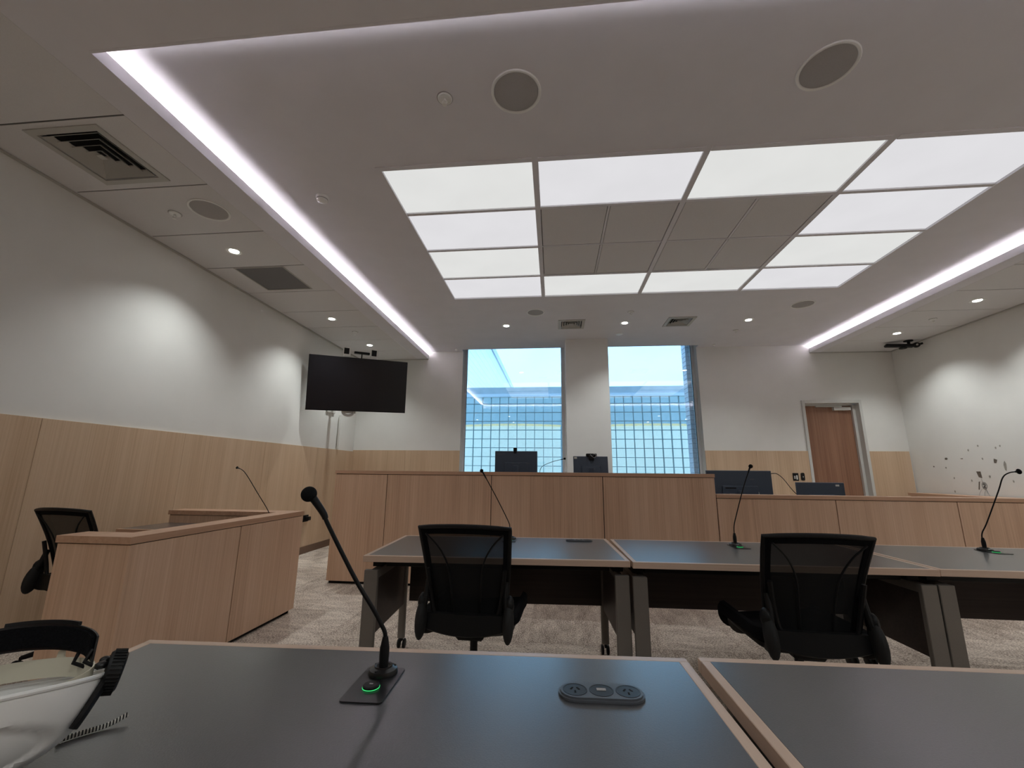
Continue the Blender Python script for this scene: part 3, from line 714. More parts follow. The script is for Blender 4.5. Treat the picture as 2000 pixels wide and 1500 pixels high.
link('writing_top', box(B(), -3.45, WX-.152, 3.19, 3.619, .70, .733, .001), 'lino', t)
link('writing_top_edge', box(B(), -3.452, WX-.152, 3.168, 3.1895, .70, .734, .001), 'oakcap', t)
link('worktop_support', box(B(), -3.43, -3.41, 3.25, 3.60, .03, .699), 'oak2', t)

# ------------------------------------------------------------------ desks
def desk(name, label, loc, rz, wd, dp=.8, legs=True, group='trestle desks', end_l=True):
    t = thing(name, label, 'desk', loc, rz, group); e = .024; zt, zb = .73, .697
    link('tabletop', box(B(), e, wd-e, e, dp-e, zb+.001, zt-.0005), 'lino', t)
    for q in ((0, wd, 0, e, 'edge'), (0, wd, dp-e, dp, 'edge'), (0, e, e, dp-e, 'edgey'), (wd-e, wd, e, dp-e, 'edgey')): link('edging', box(B(), q[0], q[1], q[2], q[3], zb, zt, .0015), q[4], t)
    # modesty board
    link('modesty_board', box(B(), .10, wd-.07, dp-.16, dp-.142, .32, zb-.035, .001), 'darkwood', t)
    b = B(); box(b, .09, wd-.09, dp-.14, dp-.10, zb-.06, zb-.001, .003); box(b, .09, wd-.09, .14, .18, zb-.05, zb-.001, .003); link('under_rail', b, 'black', t)
    for s, xx in ((0, .002), (1, wd-.002-.078)):
        lg = link('leg', box(B(), xx, xx+.078, .03, .058, .02, .648, .003), 'legmetal', t)
        link('foot', lathe(B(), [(0,0),(.018,0),(.018,.012),(.008,.019),(0,.019)], 14, (xx+.039, .044, 0)), 'rubber', lg, True)
        xc = xx+.045 if s == 0 else xx+.033
        b = B(); prism(b, [(xc+p[0], dp-.12+p[1]) for p in rrect(.052, .038, .018)], .075, zb-.002)
        l2 = link('leg', b, 'legmetal', t, True)
        cb = B()
        for q in (-.018, .018):
            lathe(cb, [(0,-.009),(.024,-.009),(.031,-.006),(.031,.006),(.024,.009),(0,.009)], 20, (0,0,0), Matrix.Translation((xc+q, dp-.10, .031)) @ Matrix.Rotation(PI/2,4,'Y'))
        link('caster', cb, 'black', l2, True)
        cb = B(); box(cb, xc-.006, xc+.006, dp-.13, dp-.09, .05, .074); link('caster_stem', cb, 'black', l2)
        # end frame: rail and end board
        link('end_rail', box(B(), xc-.012, xc+.03 if s == 0 else xc+.012, .0585, dp-.14, .60, .648, .002), 'legmetal', t)
        link('end_board', box(B(), xc-.008, xc+.008, .059, dp-.14, .29, .599, .001), 'darkwood', t)
        link('top_bracket', box(B(), xc-.03, xc+.03, .12, dp-.16, .649, zb-.001, .002), 'black', t)
    return t
D = []
D.append(desk('desk', 'near desk filling the bottom of the picture, with a large microphone', (-1.105, .378, 0), math.radians(2.3), 1.475, .825, group='desks in the nearest row'))
D.append(desk('desk', 'near desk at the bottom right corner, beside the gap between desks', (.392, .452, 0), math.radians(1.6), 1.6, .82, group='desks in the nearest row'))
D.append(desk('desk', 'second-row desk at the left, behind the left mesh chair', (-1.085, 2.445, 0), math.radians(2.6), 1.497, .80, group='desks in the second row'))
D.append(desk('desk', 'second-row desk in the middle, left part behind the right mesh chair', (.420, 2.487, 0), math.radians(1.3), 1.552, .815, group='desks in the second row'))
D.append(desk('desk', 'second-row desk at the right edge of the picture', (1.980, 2.530, 0), math.radians(.2), 1.60, .815, group='desks in the second row'))
# power modules in the desk tops
def power(loc, rz, label, big=True):
    t = thing('power_module', label, 'power module', loc, rz, 'pill-shaped desk power modules')
    k = []
    for s in (1, -1):
        for i in range(9): a = -PI/2+PI*i/8 if s > 0 else PI/2+PI*i/8; k.append((s*.056+.037*math.cos(a), .037*math.sin(a)))
    b = prism(B(), k, 0, .0085); ed = [e for e in b.edges if all(v.co.z > .008 for v in e.verts)]
    bmesh.ops.bevel(b, geom=ed, offset=.004, segments=2, affect='EDGES'); link('body', b, 'pillgrey', t, True)
    for i, x in enumerate((-.057, 0, .057)):
        s = link('socket', lathe(B(), [(.0265,.0085),(.0265,.0092),(.024,.0092),(.0235,.0088),(0,.0088)], 28, (x,0,0)), 'blackgloss', t, True)
        b = B()
        if i == 1: box(b, x-.010, x+.010, -.002, .008, .0089, .0096)
        else:
            for a in (1, -1): box(b, -.0018, .0018, -.005, .005, .0089, .0093, 0, Matrix.Translation((x+a*.007,.004,0)) @ Matrix.Rotation(a*.5,4,'Z'))
            box(b, x-.0018, x+.0018, -.014, -.005, .0089, .0093)
        link('outlet', b, 'grille' if i == 1 else 'dark', s)
power((.097, 1.046, .73), math.radians(2.3), 'grey pill-shaped power module with three round sockets, on the near desk')
power((.17, 3.176, .73), math.radians(2.6), 'grey pill-shaped power module at the far edge of the second-row left desk')

# microphones
def mic(loc, rz, label, pts, head_r, head_dir, neck=.0042, plate=True, base=.040, ball=True, green=True, pz=0, group=None, sl=4):
    """pts: local way-points of the gooseneck starting at the base; head at the last"""
    t = thing('microphone', label, 'microphone', loc, rz, group)
    if plate:
        b = B(); prism(b, [(p[0], p[1]-.052) for p in rrect(.092, .16, .008)], 0, .0025); link('plate', b, 'blackgloss2', t)
        bt = link('button', lathe(B(), [(.018,.0025),(.018,.008),(.016,.010),(0,.0105)], 24, (0,-.072,0)), 'black', t, True)
        if green: link('light_ring', lathe(B(), [(.0181,.0034),(.0188,.0036),(.0188,.0048),(.0181,.0048)], 28, (0,-.072,0)), 'green', bt, True)
        link('button_mark', box(B(), -.004, .004, -.074, -.070, .0105, .0108), 'grille', bt)
    z0 = .0025 if plate else 0
    link('base', lathe(B(), [(base,z0),(base,z0+.004),(base*.93,z0+.010),(base*.62,z0+.014),(base*.6,z0+.017),(base*.48,z0+.016),(base*.42,z0+.013),(0,z0+.013)], 32), 'blackgloss2', t, True)
    b = B()
    for a in (.5, 2.6, 4.4): lathe(b, [(0,.0),(.0032,.0),(.0032,.0015),(0,.0015)], 10, (base*.78*math.cos(a), base*.78*math.sin(a), z0+.0115))
    link('screw', b, 'dark', t)
    P = smoothpath(pts, 8)
    link('collar', lathe(B(), [(0,.012),(.0105,.012),(.0115,.04),(.0112,.056),(.0065,.080),(0,.082)], 18), 'black', t, True)
    link('gooseneck', tube(B(), P, neck, 10), 'black', t, True)
    h = P[-1]; dv = Vector(head_dir).normalized(); q = Vector((0,0,1)).rotation_difference(dv).to_matrix().to_4x4()
    link('tip_sleeve', tube(B(), P[-sl:], [neck*1.35, neck*1.9], 10), 'black', t, True)
    b = B()
    if ball: ell(b, h+dv*head_r*.6, (head_r, head_r, head_r), 20, 14)
    else: ell(b, h+dv*head_r*.4, (head_r, head_r, head_r*.62), 18, 12, q)
    link('windshield', b, 'foam', t, True)
    return t
mic((-.409, 1.083, .73), math.radians(1.5), 'black gooseneck microphone with foam ball and green ring light, on the near desk',
    [(0,0,.02),(0,0,.08),(-.012,-.002,.108),(-.034,-.008,.145),(-.078,-.023,.215),(-.143,-.048,.337),(-.157,-.053,.367),(-.184,-.063,.406)], .0185, (-.7,-.3,.65), .0050, base=.034, sl=14)
mic((-.318, 3.18, .73), 0, 'thin gooseneck microphone rising behind the left mesh chair, on the second-row left desk',
    [(0,0,.03),(-.006,0,.085),(-.02,-.008,.13),(-.11,-.055,.31),(-.2,-.1,.475)], .013, (-.6,-.4,.6), .0033, group='thin gooseneck microphones of the second row')
mic((1.218, 3.15, .73), 0, 'thin gooseneck microphone on the second-row middle desk, left of the right mesh chair',
    [(0,0,.03),(.002,0,.12),(.016,-.03,.21),(.058,-.08,.39),(.095,-.12,.52)], .0135, (.3,-.5,.6), .0033, group='thin gooseneck microphones of the second row')
mic((2.796, 3.20, .73), 0, 'bent gooseneck microphone on the second-row desk at the right edge',
    [(0,0,.03),(.0,0,.10),(.010,-.04,.18),(.034,-.13,.38),(.046,-.165,.468),(.066,-.19,.498),(.095,-.21,.505)], .017, (.9,-.2,.15), .0036, ball=False, group='thin gooseneck microphones of the second row')
mic((-.17, 5.15, .965), 0, 'slim microphone leaning right between the two monitors on the tall bench',
    [(0,0,.05),(.0,0,.2),(.02,0,.30),(.15,0,.365),(.29,.01,.40)], .013, (.9,0,.4), .003, plate=False, base=.03)
mic((-2.46, 3.58, .733), 0, 'slim gooseneck microphone on the witness stand by the left wall',
    [(0,0,.05),(-.01,0,.11),(-.13,-.02,.28),(-.26,-.03,.445),(-.335,-.03,.485)], .012, (-.9,0,.25), .0032, ball=False, plate=False, base=.03)

# ------------------------------------------------------------------ task chair
def make_chair(label):
    t = thing('task_chair', label, 'chair', (0,0,0), 0, 'black mesh task chairs')
    def bk(u, v):            # back surface point: u -1..1 across, v 0..1 up
        hw = .178+.042*max(v,0)**.8
        x = u*hw; z = .50+.45*v - .012*u*u*v
        y = -.17-.16*v - .035*math.sin(PI*min(v,1))*-.6 + .035*u*u
        return Vector((x, y, z))
    # mesh panel
    b = B(); N, K = 12, 14
    G = [[b.verts.new(bk(-1+2*i/N, j/K)) for i in range(N+1)] for j in range(K+1)]
    for j in range(K):
        for i in range(N): b.faces.new((G[j][i], G[j][i+1], G[j+1][i+1], G[j+1][i]))
    link('back_mesh', b, 'mesh', t, True)
    # frame around
    loop = [bk(-1, v/8) for v in range(9)]+[bk(-1+2*i/8, 1) for i in range(1,8)]+[bk(1, 1-v/8) for v in range(9)]+[bk(1-2*i/8, 0) for i in range(1,8)]
    b = B(); tube(b, loop, .0105, 8, closed=True); fr = link('back_frame', b, 'black', t, True)
    b = B(); n = 10
    A = [[b.verts.new(bk(-1+2*i/n, v)+Vector((0,dy,0))) for i in range(n+1)] for v, dy in ((1.01,-.006),(.92,-.006),(.92,.006),(1.01,.006))]
    for q in range(4):
        for i in range(n): b.faces.new((A[q][i], A[q][i+1], A[(q+1)%4][i+1], A[(q+1)%4][i]))
    link('top_band', b, 'fabric', t, True)
    for s in (-1, 1):
        b = B(); n = 10; sb = [bk(s*(1-.0), j/n) for j in range(n+1)]; si = [bk(s*(1-.13), j/n) for j in range(n+1)]
        VV = [[b.verts.new(p+Vector((0,dy,0))) for p in L] for L, dy in ((sb,-.006),(si,-.006),(si,.006),(sb,.006))]
        for q in range(4):
            for i in range(n): b.faces.new((VV[q][i], VV[q][i+1], VV[(q+1)%4][i+1], VV[(q+1)%4][i]))
        link('side_band', b, 'fabric', t, True)
        P = smoothpath([bk(s*.86,.93)+Vector((0,-.012,0)), bk(s*.60,.78)+Vector((0,-.014,0)), bk(s*.42,.58)+Vector((0,-.016,0)), bk(s*.37,.3)+Vector((0,-.018,0)), bk(s*.36,.05)+Vector((0,-.018,0))], 6)
        link('seam_cord', tube(B(), P, .0045, 6), 'black', t, True)
    # lumbar yoke (U) and arms hanging behind
    P = smoothpath([bk(-.93,.55)+Vector((0,-.03,0)), bk(-.90,.25)+Vector((0,-.045,0)), bk(-.82,.06)+Vector((0,-.055,0)), bk(-.5,-.03)+Vector((0,-.06,0)), bk(0,-.045)+Vector((0,-.06,0)), bk(.5,-.03)+Vector((0,-.06,0)), bk(.82,.06)+Vector((0,-.055,0)), bk(.90,.25)+Vector((0,-.045,0)), bk(.93,.55)+Vector((0,-.03,0))], 5)
    link('back_yoke', tube(B(), P, .011, 8), 'black', t, True)
    for s in (-1, 1):
        b = B(); tube(b, smoothpath([bk(s*.97,.42)+Vector((0,-.02,0)),(s*.196,-.225,.60),(s*.204,-.235,.54),(s*.200,-.215,.47),(s*.18,-.12,.445),(s*.12,-.02,.43)], 5), [.012,.022], 10, flat=1.2)
        ar = link('arm', b, 'black', t, True)
        b = B(); ell(b, (s*.209,-.240,.515), (.027,.045,.088), 14, 10, Matrix.Rotation(-.25,4,'X')); link('arm_pad', b, 'rubber', ar, True)
        b = B(); ell(b, (s*.212,-.215,.585), (.022,.038,.042), 12, 8); link('arm_hinge', b, 'black', ar, True)
    # seat: cushion with rounded edges, a pan below
    def slab(zs, w, y0, y1, drop, rr=.07):
        b = B(); prof = [(1-.05,0),(1,.25),(1,.7),(.965,.95),(.9,1)]; pts = rrect(w, y1-y0, rr, 6); rings = []
        for sc, h in prof: rings.append([b.verts.new((p[0]*sc, (y0+y1)/2+p[1]*sc, zs[0]+(zs[1]-zs[0])*h - drop*max(0,(p[1]*sc-(y1-y0)*.25))**2*6)) for p in pts])
        b.faces.new(rings[0][::-1]); b.faces.new(rings[-1]); n = len(pts)
        for A, C in zip(rings, rings[1:]):
            for i in range(n): b.faces.new((A[i], A[(i+1)%n], C[(i+1)%n], C[i]))
        return b
    link('seat', slab((.475,.53), .50, -.20, .40, 1.0, .09), 'fabric', t, True)
    b = B(); pts = []
    for i in range(13):
        u = -1+2*i/12; pts.append((u*.235, -.215-.01*(1-u*u), .452-.042*(1-u*u)))
    pan = slab((.435,.474), .44, -.19, .34, 1.0, .09)
    link('seat_pan', pan, 'black', t, True)
    # curved lower shell at the rear
    b = B(); R = []
    for i in range(13):
        u = -1+2*i/12; R.append([b.verts.new(p) for p in ((u*.20,-.225-.012*(1-u*u),.54),(u*.205,-.235-.012*(1-u*u),.480-.03*(1-u*u)),(u*.20,-.215,.465-.03*(1-u*u)),(u*.195,-.205,.54))])
    for A, C in zip(R, R[1:]):
        for q in range(4): b.faces.new((A[q], A[(q+1)%4], C[(q+1)%4], C[q]))
    b.faces.new(R[0]); b.faces.new(R[-1][::-1]); link('lower_shell', b, 'black', t, True)
    link('mechanism', box(B(), -.07, .07, -.12, .12, .385, .434, .012), 'black', t)
    link('gas_column', lathe(B(), [(0,.07),(.028,.07),(.028,.22),(.0195,.225),(.0195,.39),(0,.39)], 20), 'black', t, True)
    for k in range(5):
        a = 2*PI*k/5+.35; dx, dy = math.cos(a), math.sin(a)
        lg = link('base_leg', tube(B(), [(dx*.02,dy*.02,.105),(dx*.15,dy*.15,.095),(dx*.29,dy*.29,.068)], [.026,.021,.013], 8, flat=.7), 'black', t, True)
        b = B(); mt = Matrix.Translation((dx*.30, dy*.30, .028)) @ Matrix.Rotation(a+.6,4,'Z')
        for q in (-.014, .014): lathe(b, [(0,-.008),(.022,-.008),(.028,-.005),(.028,.005),(.022,.008),(0,.008)], 16, (0,0,0), mt @ Matrix.Translation((0,q,0)) @ Matrix.Rotation(PI/2,4,'X'))
        tube(b, [(dx*.29,dy*.29,.045),(dx*.29,dy*.29,.075)], .007, 8)
        link('caster', b, 'rubber', lg, True)
    return t
ch = make_chair('black mesh-backed task chair at the second-row left desk, seen from behind')
allk = {o.name: [c for c in bpy.data.objects if c.parent == o] for o in bpy.data.objects if o == ch or o.parent == ch}
KIDS.update(allk)
ch.location = (-.422, 2.37, 0); ch.rotation_euler = (0,0,math.radians(-1.5))
c2 = copy_tree(ch); c2.location = (1.14, 2.33, 0); c2.rotation_euler = (0,0,math.radians(-2)); tag(c2, 'black mesh-backed task chair at the second-row middle desk, right one')
c3 = copy_tree(ch); c3.location = (-3.05, 2.76, 0); c3.rotation_euler = (0,0,math.radians(-6)); tag(c3, 'black task chair inside the witness stand by the left wall')
c4 = copy_tree(ch); c4.location = (-.28, 6.05, .2); c4.rotation_euler = (0,0,math.radians(185)); tag(c4, 'black chair behind the left monitor of the tall bench, only its edge showing')

# ------------------------------------------------------------------ monitors
def monitor(label, x0, x1, ytop, zt, zb_, lean, deskz, rz=0, extra=None):
    w = x1-x0; t = thing('monitor', label, 'monitor', ((x0+x1)/2, ytop, deskz), rz, 'monitors on the benches')
    h = zt-zb_; R = Matrix.Translation((0,0,zt-deskz)) @ Matrix.Rotation(lean,4,'X')
    link('housing', box(B(), -w/2, w/2, 0, .022, -h, 0, .004, R), 'monitor', t)
    link('screen', box(B(), -w/2+.008, w/2-.008, .0221, .0235, -h+.012, -.008, 0, R), 'screen', t)
    link('back_box', box(B(), -w*.27, w*.27, -.022, -.0005, -h*.88, -h*.42, .006, R), 'monitor', t)
    cz = -h*.62
    a = R @ Vector((0,-.03,cz))
    b = B(); box(b, -.03, .03, a.y-.02, a.y+.02, .012, a.z+.03, .004); link('stand', b, 'monitor', t)
    b = B(); prism(b, [(p[0], p[1]+a.y+.03) for p in rrect(.24,.18,.03)], 0, .012); link('foot', b, 'monitor', t)
    return t, R, w, h
t, R, w, h = monitor('left monitor on the tall bench, seen from behind, with a small black camera on top', -.735, -.205, 5.30, 1.463, 1.13, 0, .965)
link('badge', box(B(), -w/2+.03, -w/2+.13, -.0012, -.0002, -.042, -.034, 0, R), 'label2', t)
for xx in (-.05, .02, .13): link('slot', box(B(), xx, xx+.03 if xx < .1 else xx+.045, -.0235, -.0222, -h*.46, -h*.44, 0, R), 'label2', t)
MT_ = None
k = thing('privacy_camera', 'small square black camera clipped on the left monitor', 'webcam', (-.482, 5.30, 1.463)); link('body', box(B(), -.022, .022, -.012, .022, .0, .042, .004), 'black', k); link('clip', box(B(), -.018, .018, -.016, -.011, -.03, .012, .002), 'black', k)
t, R, w, h = monitor('right monitor on the tall bench, seen from behind, with a webcam and coiled cable', .236, .652, 5.30, 1.404, 1.12, -.16, .965)
link('asset_label', box(B(), -w/2+.01, -w/2+.045, -.0012, -.0002, -.032, -.010, 0, R), 'label', t)
link('vent_dot', lathe(B(), [(0,0),(.009,0),(.009,.001),(0,.001)], 12, (0,0,0), R @ Matrix.Translation((.04,-.0225,-h*.55)) @ Matrix.Rotation(PI/2,4,'X')), 'label2', t)
k = thing('webcam', 'black webcam with a pale cable loop on top of the right monitor', 'webcam', (.455, 5.285, 1.404))
link('body', box(B(), -.065, .065, -.02, .02, -.005, .032, .008), 'black', k); link('clip', box(B(), -.03, .03, -.032, -.0205, -.05, .01, .004), 'black', k)
link('cable', tube(B(), smoothpath([(-.015,-.036,.02),(.0,-.045,.0),(.03,-.05,-.02),(.052,-.045,.0),(.045,-.04,.022),(.02,-.038,.024)],6), .003, 6), 'grille', k, True)
t, R, w, h = monitor('large dark monitor behind the junction of the two benches, seen from behind', 1.80, 2.535, 5.32, 1.248, .83, 0, .765)
link('handle', box(B(), -.17, -.05, -.0245, -.0222, -h*.50, -h*.47, 0, R), 'dark', t); link('badge', box(B(), .12, .17, -.0012, -.0002, -.105, -.095, 0, R), 'label2', t); link('mount', box(B(), -.13, -.07, -.026, -.022, -h*.70, -h*.62, .002, R), 'label2', t)
link('asset_label', box(B(), .15, .21, -.0015, -.0002, -.275, -.245, 0, R), 'label', t)
t, R, w, h = monitor('black monitor with a white sticker on the lower bench, before the door', 2.785, 3.305, 5.30, 1.121, .80, 0, .765)
link('asset_label', box(B(), .165, .205, -.0012, -.0002, -.042, -.022, 0, R), 'label', t)
t = thing('monitor_cable', 'thin black cable drooping from the large monitor to the one by the door', 'cable', (2.54, 5.33, 1.2), 0, None, True)
link('wire', tube(B(), smoothpath([(2.535,5.335,1.215),(2.60,5.33,1.215),(2.66,5.32,1.16),(2.73,5.31,1.05),(2.77,5.31,1.0),(2.79,5.32,.99)],6), .004, 6), 'black', t, True)

# ------------------------------------------------------------------ wall screen on its bracket
tv = thing('wall_screen', 'large black flat screen angled in the far left corner on a wall arm', 'television', (-2.966, 6.065, 2.496))
TVR = rotm(.554, .133, -.034).to_4x4()
W_, H_ = 1.44, .82
link('housing', box(B(), -W_/2, W_/2, .004, .045, -H_/2, H_/2, .003, TVR), 'black', tv)
link('back_box', box(B(), -.45, .45, .046, .08, -.30, .22, .01, TVR), 'black', tv)
link('display', box(B(), -W_/2+.009, W_/2-.009, .0005, .0035, -H_/2+.012, H_/2-.009, 0, TVR), 'screen', tv)
bk = thing('wall_bracket', 'pale swivel bracket holding the large wall screen, its hook showing below', 'wall bracket', (XL, 6.55, 2.4), 0, None, True)
c0 = Vector((-2.966,6.065,2.496)); nb_ = (TVR.to_3x3() @ Vector((0,1,0)))
pA = c0+nb_*.10
def at(x, y, z): return c0 + TVR.to_3x3() @ Vector((x, y, z))
link('mount_plate', box(B(), -.22, .22, .081, .10, -.2, .15, .002, Matrix.Translation(c0) @ TVR), 'whitemetal', bk)
link('wall_plate', box(B(), XL+.001, XL+.03, 6.52, 6.78, 2.15, 2.75, .004), 'whitemetal', bk)
link('arm', tube(B(), [at(0,.11,-.0), (-3.25,6.66,2.47), (XL+.03,6.65,2.47)], .028, 10), 'whitemetal', bk, True)
link('hook', tube(B(), smoothpath([at(-.20,.07,-.34), at(-.20,.07,-.44), at(-.13,.07,-.475), at(-.06,.07,-.45), at(-.05,.07,-.35)],6), .020, 8), 'whitemetal', bk, True)
link('hook_plate', box(B(), -.20, -.02, .055, .075, -.445, -.39, .004, Matrix.Translation(c0) @ TVR), 'whitemetal', bk)
link('shadow_strip', box(B(), XL+.02, XL+.055, 6.93, 6.975, 1.57, 2.15, .004), 'wall', bk)  # raised wall-coloured strip standing in for the bracket's shadow stripe
# small loudspeakers and camera above the screen
for x, lab in ((-.20, 'left small loudspeaker above the wall screen'), (.205, 'right small loudspeaker above the wall screen')):
    t = thing('small_loudspeaker', 'white boxy '+lab, 'loudspeaker', tuple(at(x, .09, H_/2+.005)), .554, 'loudspeakers above the wall screen')
    link('cabinet', box(B(), -.055, .055, -.04, .05, .0, .15, .008), 'white', t)
    link('grille', box(B(), -.045, .030, -.044, -.0405, .045, .14, .002), 'black', t)
    link('support', box(B(), -.02, .02, -.01, .01, -.13, .0, .002), 'whitemetal', t)
t = thing('camera_bar', 'slim black camera bar on a thin stalk above the wall screen', 'camera', tuple(at(.02, .08, H_/2)), .52)
link('bar', box(B(), -.115, .115, -.03, .03, .075, .105, .006), 'black', t); link('stalk', box(B(), -.008, .008, -.008, .008, -.05, .075), 'black', t); link('top_strip', box(B(), -.04, .112, -.026, -.0, .1055, .108), 'silver', t)
# ceiling camera at the right wall
t = thing('ceiling_camera', 'black bracketed camera under the soffit at the far right corner', 'camera', (5.62, 6.98, ZS))
link('mount', lathe(B(), [(0,-.001),(.06,-.001),(.06,-.014),(.05,-.018),(0,-.018)], 24), 'black', t, True)
link('neck', tube(B(), [(0,0,-.018),(0,0,-.06)], .02, 12), 'black', t, True)
Rc = Matrix.Translation((0,0,-.085)) @ Matrix.Rotation(-.35,4,'Z') @ Matrix.Rotation(.12,4,'Y')
link('bar', box(B(), -.30, .06, -.05, .05, -.022, .022, .012, Rc), 'black', t)
b = B(); ell(b, (.09,-.02,-.08), (.05,.05,.042), 18, 12); link('camera_head', b, 'black', t, True)
b = B(); tube(b, [(.07,-.06,-.085),(.06,-.075,-.087)], .014, 14); link('camera_lens', b, 'silver', t, True)
link('side_arm', tube(B(), [(.1,.0,-.08),(.165,-.05,-.06)], .016, 8), 'black', t, True)
link('lower_disc', lathe(B(), [(0,-.125),(.05,-.125),(.05,-.112),(0,-.112)], 20, (-.08,.02,0)), 'black', t, True)

# ------------------------------------------------------------------ hard hat on the near desk
HC = Vector((-.893, .655, .849))
hat = thing('hard_hat', 'white hard hat lying upside down on the near desk at the left edge', 'hard hat', (HC.x, HC.y, .732))
hz = HC.z-.732
def HM(): return Matrix.Translation((0,0,hz)) @ Matrix.Rotation(math.radians(48),4,'Z') @ Matrix.Rotation(math.radians(-14),4,'X') @ Matrix.Rotation(math.radians(2),4,'Y')
HX, HY, HZ = .142, .112, .110
def shell(sc, thick):
    b = B(); N, K = 96, 30; rows = []
    for j in range(K+1):
        ph = PI/2*j/K; row = []
        for i in range(N):
            a = 2*PI*i/N; ca, sa = math.cos(a), math.sin(a)
            r = math.cos(ph)**.72; z = -math.sin(ph)**1.0
            # pressed side recesses
            q = (ca/.80)**2+((ph-.72)/.40)**2                      # pressed oval panel on each side
            t_ = min(max((1.10-q)/.22, 0), 1); t_ = t_*t_*(3-2*t_)
            rr = r*(1-.085*t_)
            row.append(b.verts.new((HX*sc*rr*ca, HY*sc*rr*sa, HZ*sc*z)))
        rows.append(row)
    for A, C in zip(rows, rows[1:]):
        for i in range(N): b.faces.new((A[i], A[(i+1)%N], C[(i+1)%N], C[i]))
    bmesh.ops.remove_doubles(b, verts=b.verts, dist=.0004)
    bmesh.ops.transform(b, matrix=HM(), verts=b.verts); return b
o = link('shell', shell(1, 0), 'hat', hat, True)
md = o.modifiers.new('thickness', 'SOLIDIFY'); md.thickness = .003; md.offset = 1
mt = HM()
def ring(zf, rx, ry, n=48, a0=0, a1=2*PI, wob=0): return [mt @ Vector((rx*math.cos(a0+(a1-a0)*i/n), ry*math.sin(a0+(a1-a0)*i/n), zf+wob*math.sin(2*(a0+(a1-a0)*i/n)))) for i in range(n if a1-a0 > 6.2 else n+1)]
link('rim_roll', tube(B(), ring(.001, HX+.003, HY+.003), .0038, 8, closed=True), 'hat', hat, True)
# peak at the far left
b = B(); outp = []; inp = []
for i in range(17):
    a = PI-1.15+2.3*i/16; ext = .035*math.cos((a-PI)*1.35)
    outp.append(b.verts.new(mt @ Vector(((HX+ext)*math.cos(a), (HY+ext*.6)*math.sin(a), .004)))); inp.append(b.verts.new(mt @ Vector((HX*math.cos(a), HY*math.sin(a), .0))))
for i in range(16): b.faces.new((outp[i], outp[i+1], inp[i+1], inp[i]))
o = link('peak', b, 'hat', hat, True); md = o.modifiers.new('thickness', 'SOLIDIFY'); md.thickness = .003
def strap(z0, z1, rx, ry, a0, a1, tilt=0, th=.0022, n=40, zl=0):
    b = B(); P = []
    closed = a1-a0 > 6.2
    for i in range(n+(0 if closed else 1)):
        a = a0+(a1-a0)*i/n; ca, sa = math.cos(a), math.sin(a); zo = tilt*ca+zl*sa
        P.append([b.verts.new(mt @ Vector((q*ca*rx, q*sa*ry, zz+zo))) for q, zz in ((1,z0),(1,z1),(1-th/rx,z1),(1-th/rx,z0))])
    m = len(P) if closed else len(P)-1
    for i in range(m):
        A, C = P[i], P[(i+1)%len(P)]
        for q in range(4): b.faces.new((A[q], A[(q+1)%4], C[(q+1)%4], C[q]))
    if not closed: b.faces.new(P[0]); b.faces.new(P[-1][::-1])
    return b
cr = link('cradle_band', strap(-.014, .016, .128, .098, 0, 2*PI, .003, .0022, 40, .022), 'hatband', hat, True)
for a in (.9, 1.75, 2.5):
    b = B(); c = Vector((.128*math.cos(a), .098*math.sin(a), .016+.022*math.sin(a))); tg = Vector((-.128*math.sin(a), .098*math.cos(a), 0)).normalized()
    pr = [c+tg*x+Vector((0,0,z)) for x, z in ((-.014,-.006),(-.006,.003),(-.005,.012),(0,.0155),(.005,.012),(.006,.003),(.014,-.004))]
    nn = Vector((c.x, c.y, 0)).normalized()*.002
    A = [b.verts.new(mt @ (p+nn*.5)) for p in pr]; C = [b.verts.new(mt @ (p-nn*.5)) for p in pr]
    b.faces.new(A); b.faces.new(C[::-1])
    for i in range(7): b.faces.new((A[i], C[i], C[(i+1)%7], A[(i+1)%7]))
    link('tab', b, 'hatband', cr)
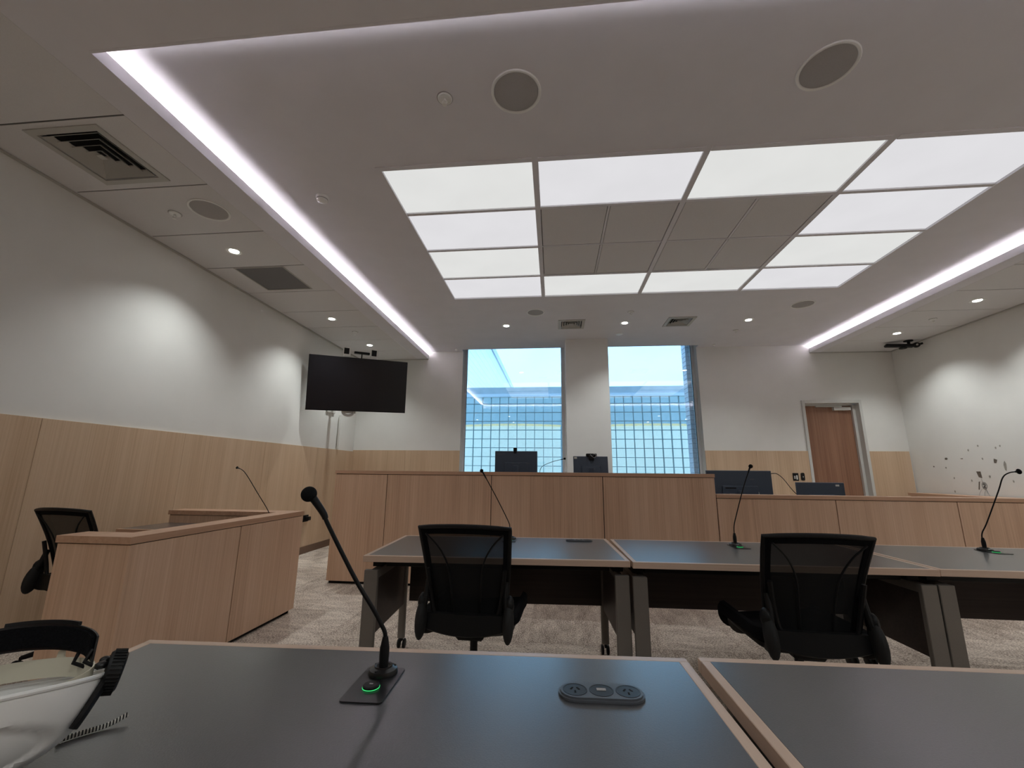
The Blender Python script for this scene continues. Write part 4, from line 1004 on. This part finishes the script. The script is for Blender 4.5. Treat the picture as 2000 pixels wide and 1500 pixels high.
link('headband', strap(.010, .052, .126, .090, .12, PI+.5, .004, .003, 40, .045), 'blackgloss', hat, True)
link('sweat_pad', strap(.014, .048, .122, .087, .2, PI+.4, .004, .004, 40, .045), 'fabric', hat, True)
link('headband_ridge', strap(.052, .058, .127, .091, .7, 1.6, .004, .006, 40, .045), 'black', hat, True)
b = B()
for aa in (.05, .42): tube(b, [mt @ Vector((.135*math.cos(aa), .10*math.sin(aa), .010)), mt @ Vector((.115*math.cos(aa+.12), .088*math.sin(aa+.12), .024)), mt @ Vector((.123*math.cos(aa+.15), .088*math.sin(aa+.15), .042))], .0035, 6)
link('hanger', b, 'black', hat)
# ratchet at the back (right end in view)
b = B(); mk = mt @ Matrix.Translation((.152, -.012, .002)) @ Matrix.Rotation(math.radians(100),4,'Y') @ Matrix.Rotation(0,4,'Z')
kn = [(0,-.010),(.030,-.010),(.033,-.006),(.033,.010),(.028,.014),(0,.015)]
lathe(b, kn, 40, (0,0,0), mk)
rk = link('ratchet_knob', b, 'black', hat, True)
b = B()
for i in range(36):
    a = 2*PI*i/36; box(b, .0325, .0350, -.0012, .0012, -.006, .011, 0, mk @ Matrix.Rotation(a,4,'Z'))
link('knob_ridge', tag(b, None) if False else b, 'rubber', rk)
b = B(); P = [mt @ Vector(p) for p in ((.148,.03,.016),(.150,.0,.010),(.146,-.03,-.006),(.128,-.05,-.045),(.118,-.052,-.065))]
tube(b, smoothpath(P, 6), [.012,.014,.010], 8, flat=.5); link('nape_strap', b, 'black', hat, True)
b = B()
for p, r in (((.140,.012,.022),.008),((.136,-.02,.016),.009),((.143,.028,.012),.007)): ell(b, mt @ Vector(p), (r,r,r*.7), 12, 8)
link('buckle', b, 'blackgloss', hat, True)
# striped cord end on the desk
t = thing('striped_cord', 'black and white striped cord end lying on the near desk beside the hard hat', 'cord', (-.84, .80, .7305), math.radians(52))
b = B(); P = smoothpath([(-.045,0,.004),(-.015,.002,.004),(.02,0,.005),(.047,.002,.012)], 8); tube(b, P, .0042, 8, flat=.55); link('cord', b, 'striped', t, True)
